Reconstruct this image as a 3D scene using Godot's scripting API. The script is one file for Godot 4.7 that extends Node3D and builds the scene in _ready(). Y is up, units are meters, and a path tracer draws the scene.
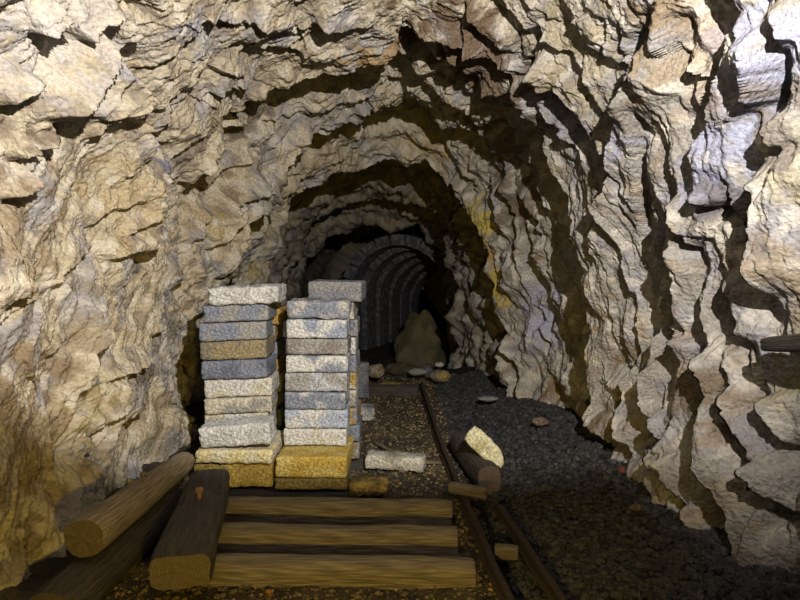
extends Node3D
# An old mine tunnel: bare foliated rock, stacks of stone blocks, loose timbers and a ruined track.

# ---- tables -------------------------------------------------------------------------------
# shell control net: 18 sections along the tunnel, 18 points round each (x, y, z in metres)
const NET := [
	[0, 1.1, 2.5, 0, 1.1, 2.5, 0, 1.1, 2.5, 0, 1.1, 2.5, 0, 1.1, 2.5, 0, 1.1, 2.5, 0, 1.1, 2.5, 0, 1.1, 2.5, 0, 1.1, 2.5, 0, 1.1, 2.5, 0, 1.1, 2.5, 0, 1.1, 2.5, 0, 1.1, 2.5, 0, 1.1, 2.5, 0, 1.1, 2.5, 0, 1.1, 2.5, 0, 1.1, 2.5, 0, 1.1, 2.5],
	[-1.47, -0.35, 2.4, -1.44, 0, 2.4, -1.43, 0.42, 2.4, -1.41, 0.9, 2.4, -1.38, 1.35, 2.4, -1.27, 1.8, 2.4, -1.06, 2.2, 2.4, -0.78, 2.5, 2.4, -0.42, 2.68, 2.4, -0.15, 2.75, 2.4, 0.05, 2.8, 2.4, 0.3, 2.74, 2.4, 0.62, 2.58, 2.4, 0.98, 2.25, 2.4, 1.2, 1.75, 2.4, 1.3, 0.95, 2.4, 1.33, 0, 2.4, 1.36, -0.35, 2.4],
	[-1.47, -0.35, 0, -1.44, 0, 0, -1.43, 0.42, 0, -1.41, 0.9, 0, -1.38, 1.35, 0, -1.27, 1.8, 0, -1.06, 2.2, 0, -0.78, 2.5, 0, -0.42, 2.68, 0, -0.15, 2.75, 0, 0.05, 2.8, 0, 0.3, 2.74, 0, 0.62, 2.58, 0, 0.98, 2.25, 0, 1.2, 1.75, 0, 1.3, 0.95, 0, 1.33, 0, 0, 1.36, -0.35, 0],
	[-1.47, -0.35, -1, -1.44, 0, -1, -1.43, 0.42, -1, -1.41, 0.9, -1, -1.38, 1.35, -1, -1.27, 1.8, -1, -1.06, 2.2, -1, -0.78, 2.5, -1, -0.42, 2.68, -1, -0.15, 2.75, -1, 0.05, 2.8, -1, 0.3, 2.74, -1, 0.62, 2.58, -1, 0.98, 2.25, -1, 1.2, 1.75, -1, 1.3, 0.95, -1, 1.33, 0, -1, 1.36, -0.35, -1],
	[-1.47, -0.35, -1.8, -1.44, 0, -1.8, -1.43, 0.42, -1.8, -1.41, 0.9, -1.8, -1.38, 1.35, -1.8, -1.27, 1.8, -1.8, -1.06, 2.2, -1.8, -0.78, 2.5, -1.8, -0.42, 2.68, -1.8, -0.15, 2.75, -1.8, 0.05, 2.8, -1.8, 0.3, 2.74, -1.8, 0.62, 2.58, -1.8, 0.98, 2.25, -1.8, 1.2, 1.75, -1.8, 1.3, 0.95, -1.8, 1.33, 0, -1.8, 1.36, -0.35, -1.8],
	[-1.46, -0.35, -2.9, -1.42, 0, -2.9, -1.43, 0.42, -2.9, -1.4, 0.88, -2.9, -1.37, 1.33, -2.9, -1.25, 1.75, -2.9, -1.04, 2.1, -2.9, -0.76, 2.36, -2.9, -0.43, 2.5, -2.9, -0.15, 2.58, -2.9, 0.05, 2.66, -2.9, 0.3, 2.58, -2.9, 0.62, 2.4, -2.9, 0.95, 2.05, -2.9, 1.14, 1.5, -2.9, 1.22, 0.8, -2.9, 1.24, 0, -2.9, 1.28, -0.35, -2.9],
	[-1.451, -0.35, -3.9, -1.411, -0.038, -3.9, -1.443, 0.413, -3.9, -1.444, 0.845, -3.9, -1.39, 1.3, -3.9, -1.248, 1.689, -3.9, -1.044, 2.014, -3.9, -0.82, 2.207, -3.9, -0.475, 2.288, -3.9, -0.164, 2.378, -3.85, 0.011, 2.525, -3.7, 0.263, 2.349, -3.85, 0.558, 2.16, -3.85, 0.786, 1.908, -3.8, 0.998, 1.385, -3.75, 1.147, 0.749, -3.7, 1.211, -0.02, -3.7, 1.251, -0.35, -3.7],
	[-1.451, -0.35, -4.04, -1.411, -0.038, -4.04, -1.443, 0.413, -4.04, -1.444, 0.845, -4.04, -1.409, 1.306, -4.04, -1.316, 1.732, -4.04, -1.195, 2.174, -4.04, -1.012, 2.512, -4.04, -0.598, 2.648, -4.04, -0.197, 2.676, -3.99, 0.012, 2.625, -3.84, 0.278, 2.428, -3.99, 0.607, 2.27, -3.99, 0.934, 2.097, -3.94, 1.268, 1.516, -3.89, 1.445, 0.71, -3.84, 1.434, -0.19, -3.84, 1.406, -0.506, -3.84],
	[-1.535, -0.35, -4.5, -1.495, -0.017, -4.5, -1.509, 0.286, -4.5, -1.481, 0.572, -4.5, -1.398, 0.907, -4.55, -1.229, 1.147, -4.6, -1.09, 1.458, -4.7, -0.923, 1.793, -4.8, -0.661, 2.042, -4.9, -0.267, 2.292, -5, -0.031, 2.397, -5, 0.306, 2.27, -5, 0.676, 2.116, -4.9, 0.9, 1.866, -4.8, 1.091, 1.24, -4.75, 1.24, 0.557, -4.6, 1.297, -0.102, -4.4, 1.337, -0.35, -4.4],
	[-1.612, -0.413, -4.62, -1.733, -0.163, -4.62, -1.805, 0.165, -4.62, -1.813, 0.498, -4.62, -1.758, 0.909, -4.67, -1.582, 1.218, -4.72, -1.411, 1.621, -4.82, -1.182, 2.043, -4.92, -0.842, 2.354, -5.02, -0.335, 2.646, -5.12, -0.037, 2.737, -5.12, 0.376, 2.582, -5.12, 0.792, 2.326, -5.02, 0.968, 1.939, -4.92, 1.11, 1.246, -4.87, 1.26, 0.551, -4.72, 1.313, -0.115, -4.52, 1.351, -0.364, -4.52],
	[-1.345, -0.35, -6, -1.305, -0.128, -6, -1.301, 0.159, -6, -1.295, 0.538, -6, -1.253, 0.867, -6, -1.192, 1.175, -6, -1.086, 1.49, -6, -0.898, 1.748, -6, -0.61, 1.961, -6.1, -0.305, 2.058, -6.2, 0, 2.114, -6.2, 0.263, 2.035, -6.1, 0.473, 1.811, -5.9, 0.67, 1.477, -5.7, 0.811, 0.936, -5.6, 0.828, 0.423, -5.5, 0.895, -0.095, -5.4, 0.935, -0.35, -5.4],
	[-1.418, -0.418, -6.08, -1.541, -0.314, -6.08, -1.614, -0.02, -6.08, -1.7, 0.425, -6.08, -1.753, 0.854, -6.08, -1.728, 1.299, -6.08, -1.569, 1.753, -6.08, -1.297, 2.125, -6.08, -0.884, 2.438, -6.18, -0.445, 2.589, -6.28, 0, 2.614, -6.28, 0.362, 2.464, -6.18, 0.639, 2.131, -5.98, 0.897, 1.673, -5.78, 1.091, 0.948, -5.68, 1.053, 0.293, -5.58, 1.029, -0.243, -5.48, 0.995, -0.43, -5.48],
	[-1.67, -1.3, -9, -1.63, -0.668, -9, -1.624, -0.239, -9, -1.605, 0.187, -9, -1.57, 0.751, -9, -1.495, 1.142, -9, -1.352, 1.449, -9, -1.141, 1.726, -9, -0.806, 1.905, -9, -0.417, 1.96, -9, 0, 1.974, -9, 0.34, 1.85, -8.8, 0.52, 1.616, -8.4, 0.616, 1.202, -8.1, 0.653, 0.687, -7.9, 0.66, 0.143, -7.8, 0.691, -0.368, -7.7, 0.731, -1.3, -7.7],
	[-1.79, -1.459, -9.06, -1.846, -0.876, -9.06, -1.903, -0.435, -9.06, -1.97, 0.024, -9.06, -2.068, 0.703, -9.06, -1.989, 1.222, -9.06, -1.816, 1.637, -9.06, -1.546, 2.019, -9.06, -1.118, 2.295, -9.06, -0.599, 2.426, -9.06, 0, 2.414, -9.06, 0.461, 2.189, -8.86, 0.684, 1.842, -8.46, 0.831, 1.308, -8.16, 0.862, 0.619, -7.96, 0.791, -0.008, -7.86, 0.787, -0.544, -7.76, 0.762, -1.395, -7.76],
	[-1.74, -1.3, -10.6, -1.7, -0.839, -10.6, -1.696, -0.418, -10.6, -1.69, 0.083, -10.6, -1.652, 0.581, -10.6, -1.548, 1.026, -10.6, -1.397, 1.322, -10.6, -1.149, 1.551, -10.6, -0.82, 1.665, -10.6, -0.41, 1.714, -10.6, 0, 1.682, -10.6, 0.328, 1.584, -10.6, 0.575, 1.383, -10.3, 0.715, 1.007, -10, 0.764, 0.478, -9.8, 0.798, -0.138, -9.8, 0.848, -0.682, -9.8, 0.888, -1.3, -9.8],
	[-1.927, -1.535, -10.75, -1.91, -1.053, -10.75, -1.933, -0.603, -10.75, -1.96, -0.048, -10.75, -1.946, 0.524, -10.75, -1.847, 1.051, -10.75, -1.684, 1.409, -10.75, -1.41, 1.699, -10.75, -1.039, 1.87, -10.75, -0.545, 1.982, -10.75, 0, 1.982, -10.75, 0.458, 1.854, -10.75, 0.804, 1.576, -10.45, 1.011, 1.052, -10.15, 1.027, 0.332, -9.95, 0.981, -0.376, -9.95, 0.989, -0.946, -9.95, 1, -1.578, -9.95],
	[-1.716, -1.535, -16, -1.697, -1.053, -16, -1.722, -0.603, -16, -1.754, -0.048, -16, -1.738, 0.524, -16, -1.624, 1.051, -16, -1.437, 1.409, -16, -1.121, 1.699, -16, -0.695, 1.87, -16, -0.126, 1.982, -16, 0.5, 1.982, -16, 1.027, 1.854, -16, 1.425, 1.576, -16, 1.663, 1.052, -16, 1.681, 0.332, -16, 1.628, -0.376, -16, 1.638, -0.946, -16, 1.65, -1.578, -16],
	[0.5, 0.5, -16.2, 0.5, 0.5, -16.2, 0.5, 0.5, -16.2, 0.5, 0.5, -16.2, 0.5, 0.5, -16.2, 0.5, 0.5, -16.2, 0.5, 0.5, -16.2, 0.5, 0.5, -16.2, 0.5, 0.5, -16.2, 0.5, 0.5, -16.2, 0.5, 0.5, -16.2, 0.5, 0.5, -16.2, 0.5, 0.5, -16.2, 0.5, 0.5, -16.2, 0.5, 0.5, -16.2, 0.5, 0.5, -16.2, 0.5, 0.5, -16.2, 0.5, 0.5, -16.2],
]
# sections at which the rock breaks off in a lip
const BREAKS := [6, 7, 8, 9, 10, 11, 12, 13, 14, 15]
# rock ledges and clefts: [raise, raise width, cut, cut width], then points on the wall
const LEDGES := [
	[0.112, 0.2, 0.08, 0.1, -1.147, 2.019, -2.242, -1.136, 2.028, -2.329, -1.107, 2.07, -2.36, -1.07, 2.119, -2.399, -1.026, 2.171, -2.444],
	[0.144, 0.15, 0.112, 0.163, -1.293, 1.681, -2.405, -1.259, 1.778, -2.357, -1.229, 1.846, -2.386, -1.182, 1.936, -2.429, -1.133, 2.018, -2.449, -1.092, 2.082, -2.445],
	[0.128, 0.25, 0.096, 0.15, -1.253, 1.724, -3.164, -1.212, 1.827, -2.956, -1.163, 1.928, -2.825, -1.133, 1.99, -2.7, -1.116, 2.032, -2.553],
	[0.08, 0.12, 0.064, 0.1, -1.281, 1.689, -2.67, -1.24, 1.791, -2.676, -1.205, 1.862, -2.721, -1.17, 1.919, -2.79],
	[0.08, 0.12, 0.064, 0.1, -1.295, 1.702, -2.119, -1.277, 1.749, -2.158, -1.259, 1.795, -2.186, -1.237, 1.847, -2.186],
	[0.048, 0.1, 0.24, 0.125, -1.047, 2.121, -2.637, -1.037, 2.144, -2.549, -1.02, 2.176, -2.457],
	[0.08, 0.12, 0.064, 0.1, -1.194, 1.947, -2.107, -1.184, 1.964, -2.13, -1.16, 2.006, -2.159, -1.146, 2.026, -2.197, -1.13, 2.052, -2.199],
	[0.064, 0.1, 0.064, 0.1, -1.311, 1.627, -2.342, -1.294, 1.679, -2.393, -1.276, 1.73, -2.378],
	[0.08, 0.12, 0.08, 0.1, -1.36, 1.429, -2.233, -1.351, 1.465, -2.32, -1.342, 1.503, -2.381],
	[0.064, 0.1, 0.064, 0.075, -1.329, 1.567, -2.248, -1.323, 1.588, -2.292, -1.313, 1.619, -2.34],
	[0.16, 0.3, 0.208, 0.25, -1.39, 1.205, -3.22, -1.382, 1.275, -3.253, -1.36, 1.395, -3.343, -1.334, 1.491, -3.263, -1.306, 1.583, -3.189, -1.277, 1.658, -3.283, -1.236, 1.758, -3.222, -1.185, 1.858, -3.188],
	[0.056, 0.08, 0.048, 0.062, -1.369, 1.339, -2.799, -1.348, 1.44, -2.891, -1.338, 1.478, -2.971, -1.307, 1.582, -3.179],
	[0.056, 0.08, 0.048, 0.062, -1.366, 1.353, -3.055, -1.355, 1.41, -3.154, -1.337, 1.48, -3.245],
	[0.064, 0.1, 0.048, 0.062, -1.382, 1.24, -2.921, -1.38, 1.263, -3.017, -1.38, 1.285, -3.225],
	[0.064, 0.1, 0.064, 0.075, -1.391, 1.093, -2.552, -1.388, 1.158, -2.642, -1.383, 1.219, -2.701, -1.379, 1.262, -2.824, -1.373, 1.307, -2.906],
	[0.064, 0.1, 0.064, 0.075, -1.396, 1.094, -2.239, -1.394, 1.114, -2.324, -1.392, 1.148, -2.367],
	[0.08, 0.1, 0.096, 0.125, -1.266, 1.659, -3.74, -1.247, 1.699, -3.788, -1.207, 1.771, -3.852, -1.161, 1.854, -3.821],
	[0.08, 0.1, 0.08, 0.1, -1.383, 1.304, -4.169, -1.334, 1.465, -4.17, -1.294, 1.563, -4.194],
	[0.048, 0.08, 0.048, 0.062, -1.405, 0.807, -2.587, -1.401, 0.86, -2.645, -1.398, 0.91, -2.749],
	[0.048, 0.1, 0.064, 0.075, -1.42, 0.605, -2.745, -1.411, 0.722, -2.824, -1.404, 0.818, -2.844, -1.4, 0.897, -2.935, -1.395, 0.992, -2.902, -1.392, 1.08, -2.951],
	[0.064, 0.1, 0.064, 0.062, -1.419, 0.645, -2.988, -1.42, 0.668, -3.117, -1.424, 0.673, -3.263, -1.438, 0.638, -3.592],
	[0.032, 0.06, 0.16, 0.062, -1.43, 0.802, -3.555, -1.438, 0.799, -3.722],
	[0.08, 0.12, 0.128, 0.15, -1.434, 0.414, -3.279, -1.436, 0.429, -3.437, -1.437, 0.49, -3.483, -1.438, 0.553, -3.559],
	[0.048, 0.1, 0.048, 0.075, -1.43, 0.349, -2.891, -1.43, 0.421, -2.966, -1.43, 0.466, -3.07, -1.431, 0.519, -3.208],
	[0.096, 0.12, 0.096, 0.125, -1.429, 0.303, -2.858, -1.429, 0.453, -2.85, -1.422, 0.563, -2.774],
	[0.128, 0.2, 0.256, 0.175, -1.432, -0.039, -2.392, -1.426, 0.041, -2.542, -1.423, 0.121, -2.702, -1.425, 0.202, -2.843, -1.429, 0.311, -2.936],
	[0.064, 0.1, 0.048, 0.075, -0.86, 2.291, -2.846, -0.845, 2.292, -2.942, -0.796, 2.316, -3.058, -0.704, 2.364, -3.106, -0.665, 2.369, -3.184, -0.588, 2.388, -3.237],
	[0.064, 0.1, 0.048, 0.075, -0.755, 2.295, -3.432, -0.681, 2.322, -3.453, -0.589, 2.335, -3.529, -0.482, 2.33, -3.688],
	[0.064, 0.1, 0.032, 0.062, -0.965, 2.153, -3.253, -0.895, 2.21, -3.366, -0.846, 2.222, -3.633],
	[0.096, 0.12, 0.128, 0.1, -1.024, 2.075, -3.409, -0.982, 2.121, -3.429, -0.93, 2.168, -3.491, -0.887, 2.192, -3.641, -0.888, 2.173, -3.832],
	[0.064, 0.1, 0.048, 0.075, -0.445, 2.425, -3.272, -0.404, 2.423, -3.337, -0.309, 2.435, -3.398, -0.207, 2.455, -3.426, -0.114, 2.492, -3.431],
	[0, 0.1, 0.08, 0.05, -0.299, 2.397, -4.667, -0.241, 2.382, -4.779, -0.211, 2.351, -4.926, -0.084, 2.503, -5.529],
	[0, 0.1, 0.08, 0.062, -0.959, 2.163, -4.418, -0.799, 2.189, -4.544, -0.625, 2.232, -4.649],
	[0.08, 0.12, 0.064, 0.075, -0.774, 1.997, -4.805, -0.698, 2.082, -4.792, -0.591, 2.147, -4.827, -0.436, 2.215, -4.916],
	[0.112, 0.15, 0.16, 0.15, -1.21, 1.771, -3.804, -1.12, 1.912, -3.888, -1.115, 2.1, -4.237, -0.921, 2.147, -3.845],
	[0.08, 0.1, 0.064, 0.075, -1.296, 1.55, -4.198, -1.223, 1.669, -4.291, -1.156, 1.776, -4.369, -1.104, 1.831, -4.434, -1.011, 1.929, -4.543],
	[0.096, 0.1, 0.08, 0.075, -1.266, 1.408, -4.354, -1.208, 1.545, -4.396, -1.141, 1.633, -4.487, -1.024, 1.707, -4.679, -1.088, 1.812, -5.479],
	[0.08, 0.1, 0.064, 0.075, -1.205, 1.345, -4.522, -1.112, 1.476, -4.643, -1.011, 1.642, -4.749, -1.061, 1.804, -5.557],
	[0.08, 0.1, 0.064, 0.075, -1.344, 1.286, -4.291, -1.268, 1.395, -4.359, -1.204, 1.577, -4.385],
	[0.08, 0.1, 0.08, 0.075, 0.319, 2.488, -3.25, 0.358, 2.456, -3.293, 0.434, 2.395, -3.369, 0.538, 2.328, -3.377, 0.57, 2.283, -3.442],
	[0.08, 0.1, 0.08, 0.075, 0.175, 2.468, -3.612, 0.251, 2.406, -3.671, 0.313, 2.348, -3.75, 0.373, 2.309, -3.77, 0.442, 2.266, -3.776],
	[0.064, 0.08, 0.08, 0.062, 0.308, 2.454, -3.394, 0.369, 2.397, -3.479, 0.407, 2.349, -3.572, 0.433, 2.322, -3.608],
	[0.096, 0.1, 0.08, 0.075, 0.044, 2.525, -3.654, 0.163, 2.481, -3.589, 0.269, 2.431, -3.549, 0.431, 2.342, -3.55, 0.563, 2.261, -3.525, 0.637, 2.192, -3.544],
	[0.08, 0.1, 0.08, 0.075, 0.317, 2.333, -3.795, 0.443, 2.326, -4.155, 0.524, 2.197, -3.817, 0.632, 2.141, -3.703],
	[0.08, 0.12, 0.256, 0.125, 0.598, 2.236, -3.512, 0.69, 2.135, -3.566, 0.744, 2.037, -3.659, 0.81, 1.875, -3.773],
	[0.09, 0.144, 0.075, 0.096, 0.682, 2.305, -3.067, 0.705, 2.251, -3.181, 0.72, 2.195, -3.313, 0.713, 2.164, -3.419],
	[0.045, 0.096, 0.075, 0.08, 0.74, 2.183, -3.288, 0.795, 2.118, -3.303, 0.832, 2.054, -3.345, 0.873, 1.999, -3.323],
	[0.09, 0.12, 0.09, 0.096, 0.721, 2.152, -3.43, 0.771, 2.073, -3.487, 0.818, 2.003, -3.499, 0.878, 1.904, -3.478, 0.933, 1.808, -3.436],
	[0.08, 0.1, 0.08, 0.075, 0.722, 1.927, -5.398, 0.815, 1.769, -5.292, 0.877, 1.564, -5.254, 0.909, 1.305, -5.282],
	[0.08, 0.1, 0.096, 0.075, 0.409, 1.965, -5.909, 0.496, 1.824, -5.851, 0.669, 1.724, -6.987, 0.742, 1.557, -6.853, 0.709, 1.406, -5.654],
	[0.06, 0.096, 0.075, 0.08, 1.045, 1.506, -4.666, 1.082, 1.277, -4.749, 1.142, 1.036, -4.862],
	[0.08, 0.1, 0.112, 0.088, 0.618, 1.744, -7.277, 0.698, 1.465, -7.272, 0.802, 1.24, -6.895, 0.877, 1.065, -6.641, 0.876, 0.766, -6.77],
	[0.06, 0.096, 0.09, 0.096, 1.071, 0.824, -5.047, 1.097, 0.654, -5.01, 1.138, 0.545, -4.939, 1.127, 0.41, -4.953],
	[0.08, 0.1, 0.288, 0.15, 0.856, 0.617, -5.471, 0.887, 0.439, -5.392, 0.952, 0.332, -5.271, 1.014, 0.067, -5.145, 1.079, -0.129, -5.017],
	[0.064, 0.08, 0.096, 0.075, 0.753, 0.249, -7.288, 0.781, -0.095, -7.095, 0.814, -0.298, -6.89],
	[0.064, 0.08, 0.096, 0.075, 0.899, 0.394, -6.526, 0.939, 0.033, -6.155, 0.946, -0.161, -6.059],
	[0.045, 0.096, 0.075, 0.08, 1.14, 0.99, -4.88, 1.158, 0.822, -4.88, 1.185, 0.581, -4.852],
	[0.105, 0.18, 0.15, 0.128, 0.96, 2.165, -2.408, 0.989, 2.094, -2.511, 1.015, 2.015, -2.621, 1.034, 1.941, -2.715, 1.043, 1.869, -2.846, 1.068, 1.72, -2.989, 1.085, 1.596, -3.091, 1.087, 1.442, -3.272, 1.092, 1.267, -3.436, 1.099, 1.113, -3.57],
	[0.075, 0.12, 0.12, 0.096, 1.099, 1.856, -2.485, 1.077, 1.907, -2.509, 1.046, 1.991, -2.477, 1.012, 2.078, -2.413, 0.971, 2.155, -2.383],
	[0.045, 0.096, 0.075, 0.08, 1.161, 1.157, -3.139, 1.147, 1.311, -3.085, 1.138, 1.425, -3.007, 1.124, 1.554, -2.92, 1.1, 1.696, -2.835, 1.063, 1.85, -2.761, 1.031, 1.966, -2.658],
	[0.03, 0.072, 0.06, 0.048, 0.866, 2.218, -2.701, 0.901, 2.16, -2.767, 0.949, 2.07, -2.838],
	[0.03, 0.072, 0.06, 0.048, 0.905, 2.19, -2.625, 0.949, 2.104, -2.72, 1.004, 1.989, -2.772],
	[0.045, 0.072, 0.075, 0.08, 1.067, 1.963, -2.421, 1.09, 1.911, -2.39, 1.106, 1.88, -2.366],
	[0.09, 0.144, 0.105, 0.112, 1.071, 2.019, -2.18, 1.093, 1.967, -2.185, 1.121, 1.891, -2.202, 1.126, 1.856, -2.256, 1.149, 1.756, -2.336, 1.158, 1.664, -2.454],
	[0.105, 0.18, 0.135, 0.128, 1.169, 1.719, -2.23, 1.174, 1.741, -2.125, 1.169, 1.776, -2.075, 1.154, 1.842, -2.037, 1.134, 1.901, -2.033, 1.109, 1.968, -2.036],
	[0.075, 0.12, 0.15, 0.128, 1.157, 1.869, -1.909, 1.137, 1.921, -1.936, 1.117, 1.978, -1.921],
	[0.06, 0.096, 0.105, 0.08, 1.194, 1.687, -2.052, 1.212, 1.601, -2.054, 1.22, 1.563, -2.049],
	[0.045, 0.072, 0.06, 0.064, 1.143, 1.516, -2.853, 1.158, 1.397, -2.905, 1.165, 1.277, -2.994],
	[0.075, 0.096, 0.18, 0.096, 1.173, 1.52, -2.6, 1.198, 1.379, -2.584, 1.211, 1.299, -2.563, 1.218, 1.252, -2.541],
	[0.075, 0.096, 0.135, 0.08, 1.197, 1.474, -2.458, 1.212, 1.423, -2.38, 1.215, 1.44, -2.318],
	[0.075, 0.096, 0.18, 0.096, 1.211, 1.477, -2.306, 1.227, 1.381, -2.282, 1.239, 1.292, -2.253, 1.244, 1.215, -2.289],
	[0.075, 0.12, 0.3, 0.192, 1.236, 1.203, -2.391, 1.249, 1.114, -2.325, 1.259, 1.007, -2.303, 1.267, 0.91, -2.297],
	[0.15, 0.18, 0.24, 0.208, 1.214, 1.551, -2.138, 1.237, 1.417, -2.095, 1.25, 1.289, -2.113, 1.27, 1.076, -2.109],
	[0.045, 0.072, 0.06, 0.064, 1.201, 1.29, -2.673, 1.205, 1.198, -2.723, 1.211, 1.08, -2.777],
	[0.081, 0.134, 0.132, 0.1, 1.21, 0.906, -2.931, 1.214, 0.774, -2.978, 1.217, 0.604, -3.044],
	[0.101, 0.134, 0.132, 0.1, 1.188, 0.642, -3.377, 1.201, 0.543, -3.288, 1.211, 0.341, -3.258, 1.217, 0.248, -3.185],
	[0.075, 0.096, 0.075, 0.08, 1.244, 0.864, -2.586, 1.23, 0.901, -2.711, 1.215, 0.961, -2.838],
	[0.142, 0.202, 0.33, 0.2, 1.248, 0.929, -2.493, 1.255, 0.854, -2.47, 1.262, 0.762, -2.439, 1.27, 0.593, -2.413, 1.277, 0.453, -2.366, 1.286, 0.293, -2.288, 1.294, 0.092, -2.237, 1.3, 0.018, -2.203],
	[0.101, 0.134, 0.264, 0.12, 1.269, 0.787, -2.346, 1.28, 0.647, -2.282, 1.287, 0.554, -2.225, 1.299, 0.332, -2.133],
	[0.101, 0.134, 0.231, 0.12, 1.281, 0.779, -2.206, 1.29, 0.681, -2.149, 1.297, 0.59, -2.087],
	[0.121, 0.134, 0.264, 0.12, 1.219, 0.679, -2.983, 1.229, 0.505, -2.916, 1.237, 0.362, -2.848, 1.246, 0.167, -2.754, 1.261, -0.005, -2.64, 1.276, -0.106, -2.542],
	[0.121, 0.134, 0.264, 0.12, 1.19, 0.516, -3.467, 1.207, 0.384, -3.294, 1.221, 0.211, -3.139, 1.233, 0.113, -2.955, 1.248, 0.017, -2.787, 1.267, -0.104, -2.646, 1.281, -0.165, -2.548],
	[0.101, 0.134, 0.215, 0.12, 1.344, 0.286, -4.243, 1.198, 0.253, -3.574, 1.211, 0.167, -3.393, 1.222, 0.092, -3.187],
	[0.101, 0.134, 0.215, 0.12, 1.245, 0.42, -2.73, 1.257, 0.309, -2.609, 1.267, 0.177, -2.518, 1.28, -0.052, -2.463],
	[0.101, 0.134, 0.198, 0.1, 1.232, 0.589, -2.854, 1.239, 0.465, -2.808, 1.243, 0.366, -2.761, 1.248, 0.271, -2.716],
	[0.081, 0.134, 0.165, 0.12, 1.291, 0.55, -2.182, 1.296, 0.44, -2.142, 1.305, 0.332, -2.055],
]
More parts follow.
